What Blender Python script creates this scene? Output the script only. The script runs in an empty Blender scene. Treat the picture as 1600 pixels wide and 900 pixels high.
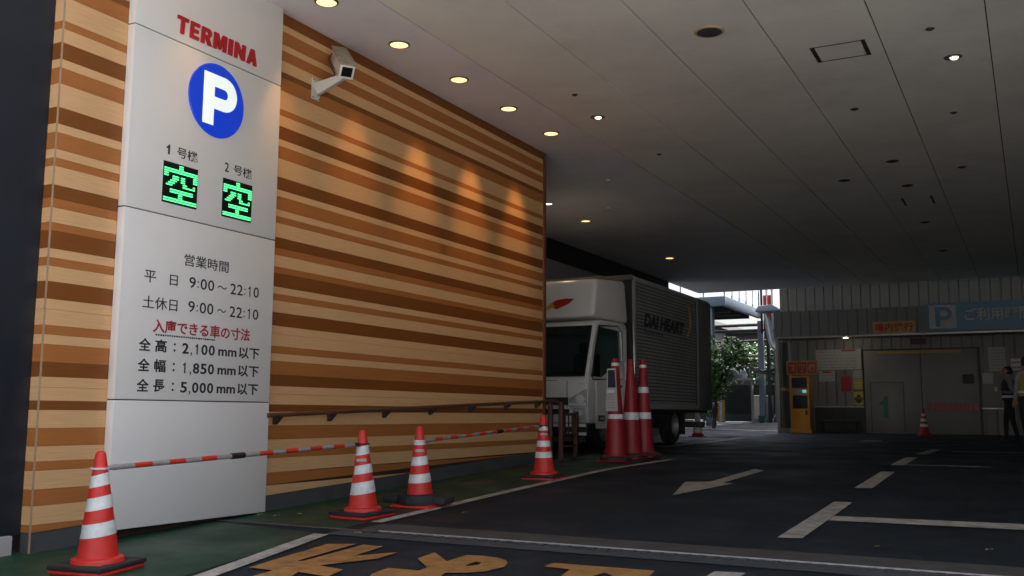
import bpy, bmesh, math, random
from mathutils import Vector, Matrix
random.seed(7)
R = math.radians
scene = bpy.context.scene
col = scene.collection

# ------------------------------------------------------------------ camera
cam_d = bpy.data.cameras.new('camera'); cam = bpy.data.objects.new('camera', cam_d); col.objects.link(cam)
yaw, pit, rol = R(-27.9014), R(7.2977), R(0.3216)
fw = Vector((math.sin(yaw)*math.cos(pit), math.cos(yaw)*math.cos(pit), math.sin(pit)))
r0 = fw.cross(Vector((0, 0, 1))).normalized(); u0 = r0.cross(fw)
rt = math.cos(rol)*r0 + math.sin(rol)*u0; up = -math.sin(rol)*r0 + math.cos(rol)*u0
CAMZ = 0.56
cam.matrix_world = Matrix(((rt.x, up.x, -fw.x, 0), (rt.y, up.y, -fw.y, 0), (rt.z, up.z, -fw.z, CAMZ), (0, 0, 0, 1)))
cam_d.sensor_width = 36; cam_d.lens = 36*1536.55/1600
cam_d.clip_start = 0.05; cam_d.clip_end = 2000
scene.camera = cam

# ------------------------------------------------------------------ sky, sun, exposure
SUN_AZ, SUN_EL = R(38), R(66)            # azimuth from +Y towards +X
world = bpy.data.worlds.new('World'); scene.world = world; world.use_nodes = True
wn = world.node_tree.nodes; wl = world.node_tree.links; wn.clear()
sky = wn.new('ShaderNodeTexSky'); sky.sky_type = 'NISHITA'; sky.sun_disc = False
sky.sun_elevation = SUN_EL; sky.sun_rotation = SUN_AZ
sky.air_density = 1.0; sky.dust_density = 6.0; sky.ozone_density = 1.0
hs = wn.new('ShaderNodeHueSaturation'); hs.inputs['Saturation'].default_value = 0.8
bg = wn.new('ShaderNodeBackground'); bg.inputs['Strength'].default_value = 0.08
wo = wn.new('ShaderNodeOutputWorld')
wl.new(sky.outputs[0], hs.inputs['Color']); wl.new(hs.outputs[0], bg.inputs[0]); wl.new(bg.outputs[0], wo.inputs[0])
sl = bpy.data.lights.new('sun', 'SUN'); sl.energy = 4.5; sl.angle = R(2); sl.color = (1, .98, .96)
so = bpy.data.objects.new('sun', sl); col.objects.link(so)
sd = Vector((math.sin(SUN_AZ)*math.cos(SUN_EL), math.cos(SUN_AZ)*math.cos(SUN_EL), math.sin(SUN_EL)))
so.rotation_euler = sd.to_track_quat('Z', 'Y').to_euler(); so.location = (0, 0, 40)
scene.view_settings.view_transform = 'Standard'; scene.view_settings.look = 'None'
scene.view_settings.exposure = 2.3; scene.view_settings.gamma = 1.0
scene.view_settings.use_curve_mapping = False
scene.render.engine = 'CYCLES'
scene.cycles.use_denoising = True
scene.cycles.max_bounces = 8; scene.cycles.diffuse_bounces = 5
scene.cycles.sample_clamp_indirect = 6.0
scene.cycles.caustics_reflective = False; scene.cycles.caustics_refractive = False

# ------------------------------------------------------------------ helpers
ORG = {}
def tag(o, label=None, cat=None, group=None, kind=None):
    if label: o['label'] = label
    if cat: o['category'] = cat
    if group: o['group'] = group
    if kind: o['kind'] = kind
    return o
def thing(name, label, cat, loc=(0, 0, 0), group=None, kind=None, rz=0):
    o = bpy.data.objects.new(name, None); o.empty_display_size = .2
    col.objects.link(o); o.location = loc; o.rotation_euler = (0, 0, rz)
    ORG[o] = Vector(loc)
    return tag(o, label, cat, group, kind)

class MB:
    def __init__(s): s.v = []; s.f = []; s.m = []; s.mi = 0
    def add(s, vs, fs):
        b = len(s.v); s.v += [tuple(p) for p in vs]
        for f in fs: s.f.append(tuple(b+i for i in f)); s.m.append(s.mi)
        return s
    def box(s, x0, x1, y0, y1, z0, z1):
        return s.add([(x0,y0,z0),(x1,y0,z0),(x1,y1,z0),(x0,y1,z0),(x0,y0,z1),(x1,y0,z1),(x1,y1,z1),(x0,y1,z1)],
                     [(3,2,1,0),(4,5,6,7),(0,1,5,4),(1,2,6,5),(2,3,7,6),(3,0,4,7)])
    def hexa(s, p): # 8 points like box order
        return s.add(p, [(3,2,1,0),(4,5,6,7),(0,1,5,4),(1,2,6,5),(2,3,7,6),(3,0,4,7)])
    def prism(s, poly, axis, a, b):
        """poly: list of 2-D points; axis 'x': (y,z), 'y': (x,z), 'z': (x,y)"""
        n = len(poly)
        def P(q, t):
            return (t, q[0], q[1]) if axis == 'x' else (q[0], t, q[1]) if axis == 'y' else (q[0], q[1], t)
        vs = [P(q, a) for q in poly] + [P(q, b) for q in poly]
        return s.add(vs, [tuple(range(n))[::-1], tuple(range(n, 2*n))] + [(i, (i+1) % n, n+(i+1) % n, n+i) for i in range(n)])
    def tube(s, path, r, n=8, caps=True):
        path = [Vector(p) for p in path]; rs = r if isinstance(r, (list, tuple)) else [r]*len(path)
        rings = []; prev = None
        for i, p in enumerate(path):
            d = (path[min(i+1, len(path)-1)] - path[max(i-1, 0)]).normalized()
            a = prev if prev is not None else (Vector((0, 0, 1)) if abs(d.z) < .9 else Vector((1, 0, 0)))
            x = (a - d*a.dot(d)).normalized(); y = d.cross(x); prev = x
            rings.append([p + (x*math.cos(2*math.pi*k/n) + y*math.sin(2*math.pi*k/n))*rs[i] for k in range(n)])
        vs = [q for g in rings for q in g]; fs = []
        for i in range(len(rings)-1):
            for k in range(n): fs.append((i*n+k, i*n+(k+1) % n, (i+1)*n+(k+1) % n, (i+1)*n+k))
        if caps: fs += [tuple(range(n))[::-1], tuple(range((len(rings)-1)*n, len(rings)*n))]
        return s.add(vs, fs)
    def lathe(s, prof, c=(0, 0, 0), n=24, axis='z', tilt=0, a0=0, a1=2*math.pi):
        full = abs(a1-a0-2*math.pi) < 1e-6; m = n if full else n+1
        vs = []
        for (r, z) in prof:
            for k in range(m):
                t = a0 + (a1-a0)*k/n
                p = (r*math.cos(t), r*math.sin(t), z + tilt*math.cos(t-.6))
                if axis == 'x': p = (p[2], p[0], p[1])
                if axis == 'y': p = (p[0], p[2], p[1])
                vs.append((p[0]+c[0], p[1]+c[1], p[2]+c[2]))
        fs = []
        for i in range(len(prof)-1):
            for k in range(n):
                k2 = (k+1) % m if full else k+1
                fs.append((i*m+k, i*m+k2, (i+1)*m+k2, (i+1)*m+k))
        return s.add(vs, fs)
    def build(s, name, mat, parent=None, bevel=0, smooth=False, seg=2, label=None):
        me = bpy.data.meshes.new(name); o = bpy.data.objects.new(name, me); col.objects.link(o)
        off = ORG.get(parent, Vector((0, 0, 0))) if parent is not None else Vector((0, 0, 0))
        me.from_pydata([tuple(Vector(p)-off) for p in s.v], [], s.f)
        mats = mat if isinstance(mat, (list, tuple)) else [mat]
        for m in mats: me.materials.append(m)
        me.polygons.foreach_set('material_index', s.m)
        bm = bmesh.new(); bm.from_mesh(me)
        if bevel:
            bm.edges.ensure_lookup_table()
            es = [e for e in bm.edges if len(e.link_faces) == 2 and e.calc_face_angle(0) > R(28)]
            bmesh.ops.bevel(bm, geom=es, offset=bevel, segments=seg, affect='EDGES', profile=.5, clamp_overlap=True)
        bmesh.ops.recalc_face_normals(bm, faces=bm.faces)
        bm.to_mesh(me); bm.free()
        if smooth or bevel:
            me.polygons.foreach_set('use_smooth', [True]*len(me.polygons))
            me.set_sharp_from_angle(angle=R(40))
        if parent is not None: o.parent = parent; ORG[o] = off
        else: ORG[o] = Vector((0, 0, 0))
        if label: o['label'] = label
        return o

def copy_tree(o, loc, rz=None, parent=None):
    c = o.copy(); col.objects.link(c)
    if parent is None:
        c.location = loc
        if rz is not None: c.rotation_euler = (0, 0, rz)
    else: c.parent = parent
    for ch in [q for q in o.children]: copy_tree(ch, None, None, c)
    return c

# text turned into mesh, fitted to a rectangle (u0,u1,v0,v1) of a plane
TXT = {}
def text_geo(body, bold=0.0, shear=0.0):
    k = (body, bold, shear)
    if k not in TXT:
        c = bpy.data.curves.new('lettering', 'FONT'); c.body = body; c.size = 1; c.offset = bold; c.shear = shear
        c.resolution_u = 3; c.extrude = .05
        o = bpy.data.objects.new('lettering', c); col.objects.link(o)
        bpy.context.view_layer.update()
        me = o.to_mesh()
        vs = [tuple(v.co) for v in me.vertices]; fs = [tuple(p.vertices) for p in me.polygons]
        o.to_mesh_clear(); bpy.data.objects.remove(o); bpy.data.curves.remove(c)
        xs = [v[0] for v in vs]; ys = [v[1] for v in vs]
        TXT[k] = ([((v[0]-min(xs))/(max(xs)-min(xs)), (v[1]-min(ys))/(max(ys)-min(ys)), v[2]/.1+.5) for v in vs], fs)
    return TXT[k]
def text_into(mb, body, u0, u1, v0, v1, plane, t0, t1, bold=0.0, shear=0.0):
    """plane 'x+': faces +X, u = Y;  'y-': faces -Y, u = X. t0 back, t1 front coordinate"""
    vs, fs = text_geo(body, bold, shear)
    out = []
    for (a, b, c) in vs:
        u = u0+(u1-u0)*a; v = v0+(v1-v0)*b; t = t0+(t1-t0)*c
        out.append((t, u, v) if plane == 'x+' else (u, t, v))
    mb.add(out, fs); return mb

# ------------------------------------------------------------------ materials
def mat(name, c, rough=.6, metal=0, var=.12, scale=6, stretch=(1, 1, 1), bump=0, bscale=60, spec=.5, emit=None, estr=0, dirt=0, dscale=1.5, dcol=(.05, .045, .04), speck=0, coat=0, rvar=0):
    m = bpy.data.materials.new(name); m.use_nodes = True
    N = m.node_tree.nodes; L = m.node_tree.links; b = N['Principled BSDF']
    b.inputs['Roughness'].default_value = rough; b.inputs['Metallic'].default_value = metal
    b.inputs['Specular IOR Level'].default_value = spec
    if coat: b.inputs['Coat Weight'].default_value = coat; b.inputs['Coat Roughness'].default_value = .15
    tc = N.new('ShaderNodeTexCoord'); mp = N.new('ShaderNodeMapping'); mp.inputs['Scale'].default_value = stretch
    L.new(tc.outputs['Object'], mp.inputs['Vector'])
    nz = N.new('ShaderNodeTexNoise'); nz.inputs['Scale'].default_value = scale; nz.inputs['Detail'].default_value = 6; nz.inputs['Roughness'].default_value = .65
    L.new(mp.outputs[0], nz.inputs['Vector'])
    rp = N.new('ShaderNodeValToRGB')
    e = rp.color_ramp.elements
    e[0].position = .3; e[1].position = .7
    e[0].color = tuple(x*(1-var) for x in c) + (1,); e[1].color = tuple(min(1, x*(1+var)) for x in c) + (1,)
    L.new(nz.outputs['Fac'], rp.inputs['Fac'])
    out = rp.outputs['Color']
    if speck:
        n3 = N.new('ShaderNodeTexNoise'); n3.inputs['Scale'].default_value = 180; n3.inputs['Detail'].default_value = 2
        L.new(tc.outputs['Object'], n3.inputs['Vector'])
        r3 = N.new('ShaderNodeValToRGB'); r3.color_ramp.elements[0].position = .55; r3.color_ramp.elements[1].position = .75
        L.new(n3.outputs['Fac'], r3.inputs['Fac'])
        mx = N.new('ShaderNodeMixRGB'); mx.inputs['Color2'].default_value = tuple(min(1, x*2.4+.02) for x in c)+(1,)
        mu = N.new('ShaderNodeMath'); mu.operation = 'MULTIPLY'; mu.inputs[1].default_value = speck
        L.new(r3.outputs['Color'], mu.inputs[0]); L.new(mu.outputs[0], mx.inputs['Fac']); L.new(out, mx.inputs['Color1']); out = mx.outputs['Color']
    if dirt:
        n2 = N.new('ShaderNodeTexNoise'); n2.inputs['Scale'].default_value = dscale; n2.inputs['Detail'].default_value = 8; n2.inputs['Roughness'].default_value = .7
        L.new(tc.outputs['Object'], n2.inputs['Vector'])
        r2 = N.new('ShaderNodeValToRGB'); r2.color_ramp.elements[0].position = .48; r2.color_ramp.elements[1].position = .78
        L.new(n2.outputs['Fac'], r2.inputs['Fac'])
        mu = N.new('ShaderNodeMath'); mu.operation = 'MULTIPLY'; mu.inputs[1].default_value = dirt
        L.new(r2.outputs['Color'], mu.inputs[0])
        mx = N.new('ShaderNodeMixRGB'); mx.inputs['Color2'].default_value = dcol+(1,)
        L.new(mu.outputs[0], mx.inputs['Fac']); L.new(out, mx.inputs['Color1']); out = mx.outputs['Color']
    L.new(out, b.inputs['Base Color'])
    if rvar:
        n4 = N.new('ShaderNodeTexNoise'); n4.inputs['Scale'].default_value = 1.1; n4.inputs['Detail'].default_value = 5
        L.new(tc.outputs['Object'], n4.inputs['Vector'])
        mr = N.new('ShaderNodeMapRange'); mr.inputs[1].default_value = .35; mr.inputs[2].default_value = .65
        mr.inputs[3].default_value = max(.05, rough-rvar); mr.inputs[4].default_value = min(1, rough+rvar)
        L.new(n4.outputs['Fac'], mr.inputs[0]); L.new(mr.outputs[0], b.inputs['Roughness'])
    if bump:
        nb = N.new('ShaderNodeTexNoise'); nb.inputs['Scale'].default_value = bscale; nb.inputs['Detail'].default_value = 4
        L.new(mp.outputs[0], nb.inputs['Vector'])
        bp = N.new('ShaderNodeBump'); bp.inputs['Strength'].default_value = bump; bp.inputs['Distance'].default_value = .01
        L.new(nb.outputs['Fac'], bp.inputs['Height']); L.new(bp.outputs[0], b.inputs['Normal'])
    if emit:
        b.inputs['Emission Color'].default_value = tuple(emit)+(1,); b.inputs['Emission Strength'].default_value = estr
    return m
def glass_mat(name, tint=(.02, .03, .035), rough=.05):
    m = bpy.data.materials.new(name); m.use_nodes = True
    N = m.node_tree.nodes; L = m.node_tree.links; b = N['Principled BSDF']
    b.inputs['Base Color'].default_value = tint+(1,); b.inputs['Roughness'].default_value = rough
    tr = N.new('ShaderNodeBsdfTransparent'); tr.inputs[0].default_value = (.8, .86, .86, 1)
    mx = N.new('ShaderNodeMixShader'); mx.inputs[0].default_value = .2
    nz = N.new('ShaderNodeTexNoise'); nz.inputs['Scale'].default_value = 3
    mr = N.new('ShaderNodeMapRange'); mr.inputs[3].default_value = rough*.6; mr.inputs[4].default_value = rough*1.8
    L.new(nz.outputs['Fac'], mr.inputs[0]); L.new(mr.outputs[0], b.inputs['Roughness'])
    L.new(tr.outputs[0], mx.inputs[1]); L.new(b.outputs[0], mx.inputs[2]); L.new(mx.outputs[0], N['Material Output'].inputs[0])
    return m

M = {}
M['asphalt'] = mat('asphalt', (.011, .0175, .0235), .7, spec=.28, var=.4, scale=1.3, bump=.5, bscale=140, speck=.35, dirt=.35, dscale=.6, dcol=(.024, .03, .036), rvar=.17)
M['green'] = mat('green_paint', (.014, .055, .028), .5, spec=.35, var=.25, scale=2, bump=.3, bscale=120, dirt=.6, dscale=1.3, dcol=(.025, .03, .027), rvar=.2)
M['concrete'] = mat('concrete', (.17, .155, .135), .8, var=.2, scale=5, bump=.3, bscale=90, dirt=.5, dscale=3, dcol=(.07, .06, .05))
M['concrete_dark'] = mat('dark_concrete', (.06, .062, .062), .8, var=.2, scale=4, bump=.3, bscale=80, dirt=.5, dscale=2, dcol=(.03, .03, .03))
M['line'] = mat('road_paint', (.46, .42, .36), .7, var=.25, scale=8, bump=.3, bscale=120, dirt=.95, dscale=9, dcol=(.06, .056, .052), speck=.2)
M['yline'] = mat('yellow_road_paint', (.40, .19, .05), .65, var=.22, scale=9, bump=.3, bscale=120, dirt=.85, dscale=8, dcol=(.07, .045, .03))
M['steel'] = mat('rail_steel', (.5, .48, .48), .35, .2, var=.15, scale=20)
M['grate'] = mat('grating_steel', (.1, .09, .08), .6, .6, var=.3, scale=15, dirt=.4)
wood = dict(rough=.5, var=.13, scale=3, stretch=(1, 1.2, 60), bump=.06, bscale=6, spec=.35)
M['tan'] = mat('tan_woodgrain', (.71, .42, .2), **wood)
M['brown'] = mat('brown_woodgrain', (.42, .155, .04), **wood)
M['dark'] = mat('dark_woodgrain', (.225, .072, .013), **wood)
M['trim'] = mat('brown_trim', (.2, .07, .03), .5, var=.12, scale=5)
M['core'] = mat('wall_core', (.05, .03, .02), .9)
M['skirt'] = mat('skirting_paint', (.075, .08, .082), .6, var=.2, scale=4, dirt=.5, dscale=3, dcol=(.03, .03, .03))
M['plaster'] = mat('soffit_paint', (.85, .82, .86), .75, var=.05, scale=1.5, bump=.05, bscale=80, dirt=.15, dscale=.8, dcol=(.3, .28, .28))
M['ceil'] = mat('ceiling_board', (.86, .835, .78), .75, var=.05, scale=.8, bump=.08, bscale=120, dirt=.3, dscale=.7, dcol=(.36, .33, .3))
M['ceilcore'] = mat('ceiling_void', (.06, .055, .05), .9)
M['navy'] = mat('navy_metal', (.009, .013, .021), .45, .0, var=.15, scale=2, rvar=.1)
M['plinth'] = mat('plinth_stone', (.45, .43, .42), .7, var=.1, scale=6, dirt=.3)
M['white'] = mat('white_enamel', (.80, .775, .735), .38, var=.03, scale=1.2, dirt=.12, dscale=1.2, dcol=(.5, .47, .44))
M['gap'] = mat('joint_rubber', (.03, .03, .03), .8)
M['red_letter'] = mat('red_letter', (.48, .012, .018), .4, var=.06)
M['print'] = mat('black_print', (.02, .02, .022), .6)
M['redprint'] = mat('red_print', (.38, .02, .03), .6)
M['pblue'] = mat('blue_lit_acrylic', (.005, .04, .5), .25, var=.04, emit=(.004, .045, .62), estr=.1)
M['pwhite'] = mat('white_lit_acrylic', (.8, .82, .8), .25, var=.02, emit=(.85, 1, .95), estr=.12)
M['ledback'] = mat('led_panel', (.006, .006, .007), .35)
M['led'] = mat('green_led', (.02, .5, .12), .4, emit=(.09, 1, .28), estr=.42)
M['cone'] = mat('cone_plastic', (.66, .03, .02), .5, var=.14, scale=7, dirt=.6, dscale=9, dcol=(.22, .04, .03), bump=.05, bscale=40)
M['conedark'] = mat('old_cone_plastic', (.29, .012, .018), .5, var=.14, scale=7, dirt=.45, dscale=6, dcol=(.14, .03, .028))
M['band'] = mat('reflective_band', (.72, .75, .73), .35, var=.08, scale=25, dirt=.6, dscale=11, dcol=(.3, .3, .28))
M['rubber'] = mat('black_rubber', (.02, .021, .022), .7, var=.2, scale=9, dirt=.35, dscale=5, dcol=(.07, .065, .06))
M['barred'] = mat('bar_red', (.6, .035, .02), .4, var=.1, scale=10)
M['bargrey'] = mat('bar_grey', (.32, .31, .29), .5, var=.2, scale=10, dirt=.4, dscale=9)
M['barblack'] = mat('bar_black', (.015, .015, .015), .5)
M['rail'] = mat('rail_bronze', (.13, .065, .03), .4, .2, var=.15, scale=8)
M['bracket'] = mat('bracket_metal', (.07, .07, .07), .45, .6)
M['railing'] = mat('railing_paint', (.075, .03, .02), .55, var=.2, scale=6)
M['camw'] = mat('camera_cream', (.62, .6, .55), .45, var=.06, dirt=.3, dscale=12, dcol=(.25, .23, .2))
M['camtop'] = mat('weathered_hood', (.36, .32, .25), .6, var=.2, scale=20, dirt=.5, dscale=15, dcol=(.14, .12, .09))
M['camwin'] = mat('camera_window', (.004, .004, .005), .5, spec=.2)
M['lamp'] = mat('warm_lamp', (.9, .8, .6), .4, emit=(1, .66, .24), estr=.42)
M['lampw'] = mat('white_lamp', (.9, .9, .85), .4, emit=(1, .9, .72), estr=.6)
M['ring'] = mat('downlight_ring', (.12, .11, .14), .4, .3)
M['fit'] = mat('ceiling_fitting', (.03, .03, .03), .6)
M['fitw'] = mat('pale_fitting', (.5, .48, .45), .5)
M['spk'] = mat('speaker_grille', (.06, .058, .055), .6, bump=.4, bscale=300)
M['spkr'] = mat('speaker_rim', (.5, .4, .24), .5)
M['tw'] = mat('truck_paint', (.8, .79, .76), .3, var=.03, scale=2, dirt=.2, dscale=2, dcol=(.3, .28, .26), coat=.4)
M['talu'] = mat('truck_aluminium', (.36, .37, .37), .5, .2, var=.1, scale=3, dirt=.3, dscale=2, dcol=(.09, .09, .085))
M['tpost'] = mat('polished_post', (.95, .95, .95), .1, 1, var=.04)
M['tblk'] = mat('truck_black', (.014, .014, .015), .5)
M['tyre'] = mat('tyre_rubber', (.014, .014, .015), .8, var=.2, scale=20)
M['rim'] = mat('wheel_rim', (.3, .3, .3), .45, .7, var=.1)
M['chrome'] = mat('chrome', (.75, .75, .75), .12, 1, var=.05)
M['lens'] = mat('lamp_lens', (.62, .63, .64), .12, .25, var=.2, scale=30)
M['amber'] = mat('amber_lens', (.5, .2, .03), .25)
M['glass'] = glass_mat('vehicle_glass')
M['seat'] = mat('seat_fabric', (.02, .02, .024), .85)
M['tred'] = mat('decal_red', (.5, .03, .02), .35)
M['tyel'] = mat('decal_yellow', (.7, .4, .03), .35)
M['tnavy'] = mat('decal_navy', (.012, .018, .05), .4)
M['siding'] = mat('grey_siding', (.20, .195, .18), .55, var=.08, scale=2, dirt=.35, dscale=2, dcol=(.1, .095, .085))
M['canopy'] = mat('canopy_metal', (.155, .165, .16), .55, var=.08, scale=2, dirt=.35, dscale=2, dcol=(.08, .08, .075))
M['door'] = mat('lift_door', (.19, .19, .175), .5, var=.06, scale=1.5, dirt=.35, dscale=1.8, dcol=(.1, .095, .085))
M['bsign'] = mat('blue_sign', (.06, .2, .32), .4, var=.05)
M['psign'] = mat('pale_sign', (.42, .41, .38), .5)
M['sgreen'] = mat('green_number', (.02, .13, .07), .5)
M['pink'] = mat('faded_red_letter', (.42, .035, .07), .5, var=.2, scale=20)
M['orange'] = mat('kiosk_orange', (.62, .27, .03), .45, var=.06, dirt=.2, dscale=4, dcol=(.3, .14, .03))
M['screen'] = mat('dark_screen', (.008, .009, .012), .5)
M['cyan'] = mat('cyan_display', (.02, .2, .25), .3, emit=(.12, .75, .85), estr=.12)
M['yellow'] = mat('yellow_board', (.42, .28, .05), .5, var=.08)
M['paper'] = mat('paper', (.42, .42, .4), .7, var=.06, scale=3)
M['paperred'] = mat('red_paper', (.34, .03, .04), .6)
M['paperyel'] = mat('yellow_paper', (.55, .43, .05), .6)
M['ink'] = mat('faint_ink', (.31, .31, .3), .7)
M['alu'] = mat('aluminium', (.38, .36, .34), .4, .6, var=.08)
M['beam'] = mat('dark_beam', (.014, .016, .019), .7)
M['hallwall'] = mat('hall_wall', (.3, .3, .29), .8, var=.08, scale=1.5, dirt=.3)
M['facade'] = mat('facade', (.3, .29, .28), .8, var=.08)
M['bsteel'] = mat('blue_grey_steel', (.16, .2, .25), .45, .3, var=.12, scale=5, dirt=.3, dscale=4, dcol=(.1, .08, .06))
M['dsteel'] = mat('dark_steel', (.02, .022, .025), .6, var=.2)
M['duct'] = mat('silver_duct', (.6, .62, .64), .35, .7, var=.1)
M['tank'] = mat('tank_grey', (.2, .23, .27), .4, var=.08)
M['retw'] = mat('retaining_wall', (.022, .028, .024), .85, var=.25, scale=3, bump=.4, bscale=30)
M['leafA'] = mat('leaf_green', (.045, .11, .03), .55, var=.4, scale=9)
M['leafB'] = mat('leaf_light', (.10, .2, .04), .55, var=.35, scale=9)
M['bark'] = mat('bark', (.06, .045, .03), .9, var=.3, scale=20, bump=.5)
M['pot'] = mat('green_pot', (.05, .13, .1), .5)
M['bollw'] = mat('bollard_white', (.6, .6, .62), .5)
M['bolly'] = mat('bollard_yellow', (.6, .34, .04), .5)
M['boxw'] = mat('white_box', (.55, .56, .58), .5)
M['far'] = mat('far_wall', (.10, .085, .065), .8, var=.2, scale=1.5)
M['paving'] = mat('paving', (.45, .44, .42), .8, var=.12, scale=3, bump=.2, bscale=60, dirt=.3)
M['pale'] = mat('pale_render', (.72, .7, .67), .8, var=.06, scale=1)
M['cornertrim'] = mat('corner_bead', (.42, .28, .17), .5)
M['cabgrey'] = mat('cab_interior', (.24, .25, .25), .7)
M['dullred'] = mat('dull_red', (.09, .015, .02), .5)
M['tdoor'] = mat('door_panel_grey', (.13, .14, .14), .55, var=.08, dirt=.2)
M['capbrown'] = mat('weathered_cap', (.1, .07, .055), .6)
M['rustcover'] = mat('rusty_cover', (.11, .08, .07), .7, var=.3, scale=12)
M['leafdry'] = mat('dry_leaf', (.5, .42, .13), .7, var=.3, scale=30)
M['stripcon'] = mat('track_concrete', (.07, .062, .055), .8, var=.25, scale=6, bump=.3, bscale=90, dirt=.6, dscale=4, dcol=(.03, .028, .026))
M['reflw'] = mat('lamp_reflector', (.85, .86, .88), .3, .1, coat=.6)
M['skin'] = mat('skin', (.42, .24, .16), .6)
M['hair'] = mat('hair', (.012, .01, .009), .6)
M['trouser'] = mat('navy_trouser', (.012, .014, .022), .8)
M['shirt'] = mat('grey_shirt', (.3, .3, .31), .8)
M['vest'] = mat('dark_vest', (.03, .032, .042), .8)
M['vesty'] = mat('yellow_vest', (.32, .29, .02), .7)
M['shoe'] = mat('shoe', (.03, .03, .03), .6)
M['reflect'] = mat('vest_strip', (.75, .75, .75), .4)

# ------------------------------------------------------------------ ground
def gz(y):
    if y < -4: return -.70
    r = -.378 + .0392*(y-4.15)
    w = .02
    z = -w*math.log1p(math.exp(min(60, (0-r)/w)))
    if y > 20: z += .06*min(1, (y-20)/10)
    if y > 30: z += .26*min(1, (y-30)/15)
    return z
GY = [-600, -60, -4.01] + [-4 + .5*i for i in range(0, 70)] + [31+i for i in range(0, 16)] + [60, 120, 700]
GY = sorted(set(GY))
def sheet(name, xs, ys, dz, m, label, cat):
    mb = MB()
    vs = [(x, y, gz(y)+dz) for y in ys for x in xs]
    n = len(xs)
    mb.add(vs, [(j*n+i, j*n+i+1, (j+1)*n+i+1, (j+1)*n+i) for j in range(len(ys)-1) for i in range(n-1)])
    o = mb.build(name, m, smooth=True)
    return tag(o, label, cat, None, 'structure')
sheet('ground', [-700, -30, -9, -6, -3, 0, 4, 30, 700], GY, 0, M['asphalt'], 'dark worn asphalt ground of the car park and street', 'ground')
def ys_between(a, b, st=.5): 
    n = max(1, int((b-a)/st)); return [a+(b-a)*i/n for i in range(n+1)]
def strip(name, pts_l, pts_r, dz, m, label, cat='road marking', kind='structure'):
    """ribbon between two polylines of equal length (x,y)"""
    L2, R2 = [], []
    for a, b in ((pts_l, L2), (pts_r, R2)):
        for i in range(len(a)-1):
            n = max(1, int(abs(a[i+1][1]-a[i][1])/.4)+1)
            n = 6
            for k in range(n): b.append((a[i][0]+(a[i+1][0]-a[i][0])*k/n, a[i][1]+(a[i+1][1]-a[i][1])*k/n))
        b.append(a[-1])
    vs = []
    for p, q in zip(L2, R2): vs += [(p[0], p[1], gz(p[1])+dz), (q[0], q[1], gz(q[1])+dz)]
    mb = MB().add(vs, [(2*i, 2*i+1, 2*i+3, 2*i+2) for i in range(len(L2)-1)])
    return tag(mb.build(name, m), label, cat, None, kind)
def flat_poly(name, poly, dz, m, label, cat='road marking', hole=None, parent=None):
    bm = bmesh.new()
    loops = [poly] + ([hole] if hole else [])
    es = []
    for lp in loops:
        vs = [bm.verts.new((p[0], p[1], gz(p[1])+dz)) for p in lp]
        es += [bm.edges.new((vs[i], vs[(i+1) % len(vs)])) for i in range(len(vs))]
    bmesh.ops.triangle_fill(bm, use_beauty=True, use_dissolve=False, edges=es)
    for f in bm.faces:
        f.normal_update()
        if f.normal.z < 0: f.normal_flip()
    me = bpy.data.meshes.new(name); bm.to_mesh(me); bm.free(); me.materials.append(m)
    o = bpy.data.objects.new(name, me); col.objects.link(o)
    if parent is not None: o.parent = parent
    else: tag(o, label, cat, None, 'structure')
    return o
# green painted walkway
strip('walkway', [(-9, -1), (-7.5, 4.2), (-5.86, 4.5), (-5.86, 5.98)], [(-4.0, -1), (-4.36, 4.2), (-4.46, 4.8), (-4.66, 5.82)], .004, M['green'], 'green painted walkway in front of the striped pillar', 'walkway')
strip('walkway', [(-5.86, 6.0), (-5.86, 9), (-5.86, 12.2), (-5.6, 13.6)], [(-4.66, 6.0), (-4.68, 9), (-4.64, 12.2), (-4.5, 13.3)], .004, M['green'], 'dark green walkway strip along the long striped wall', 'walkway')
strip('edge_line', [(-4.06, 3), (-4.32, 4.36), (-4.67, 5.78)], [(-3.93, 3), (-4.19, 4.36), (-4.54, 5.78)], .009, M['line'], 'pale edge line beside the yellow road lettering')
strip('edge_line', [(-4.64, 6.42), (-4.68, 9), (-4.66, 11.2), (-4.42, 12.85)], [(-4.53, 6.42), (-4.57, 9), (-4.55, 11.2), (-4.29, 12.85)], .009, M['line'], 'long thin pale line running past the cones into the hall')
for i, (y0, y1, t) in enumerate([(6.89, 9.0, 'nearest long lane dash meeting the wide cross line'), (10.15, 11.97, 'second lane dash, between the two cross lines'), (12.85, 14.5, 'third lane dash joined to the thin cross line'), (15.65, 18.1, 'farthest lane dash towards the red and white cone')]):
    strip('lane_dash', [(-1.60, y0), (-1.59, y1)], [(-1.44, y0+.03), (-1.44, y1)], .009, M['line'], t)
strip('cross_line', [(-1.435, 8.1), (5.5, 8.5)], [(-1.435, 7.84), (5.5, 8.1)], .009, M['line'], 'wide pale cross line at lower right of the asphalt')
strip('cross_line', [(-1.43, 13.02), (-.5, 13.02)], [(-1.43, 12.94), (-.5, 12.94)], .009, M['line'], 'thin short cross line in the middle of the asphalt')
strip('cross_line', [(-1.2, 17.3), (5.5, 17.5)], [(-1.2, 17.05), (5.5, 17.25)], .009, M['line'], 'far worn cross line towards the lift doors')
strip('lane_dash', [(-3.36, 22.1), (-3.36, 23.0)], [(-2.98, 22.3), (-2.98, 23.0)], .009, M['line'], 'small pale patch of paint far in the hall')
strip('bay_line', [(-5.85, 16.4), (-6.35, 23.6)], [(-5.65, 16.4), (-6.08, 23.6)], .009, M['line'], 'thin bay line along the side of the parked truck')
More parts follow.
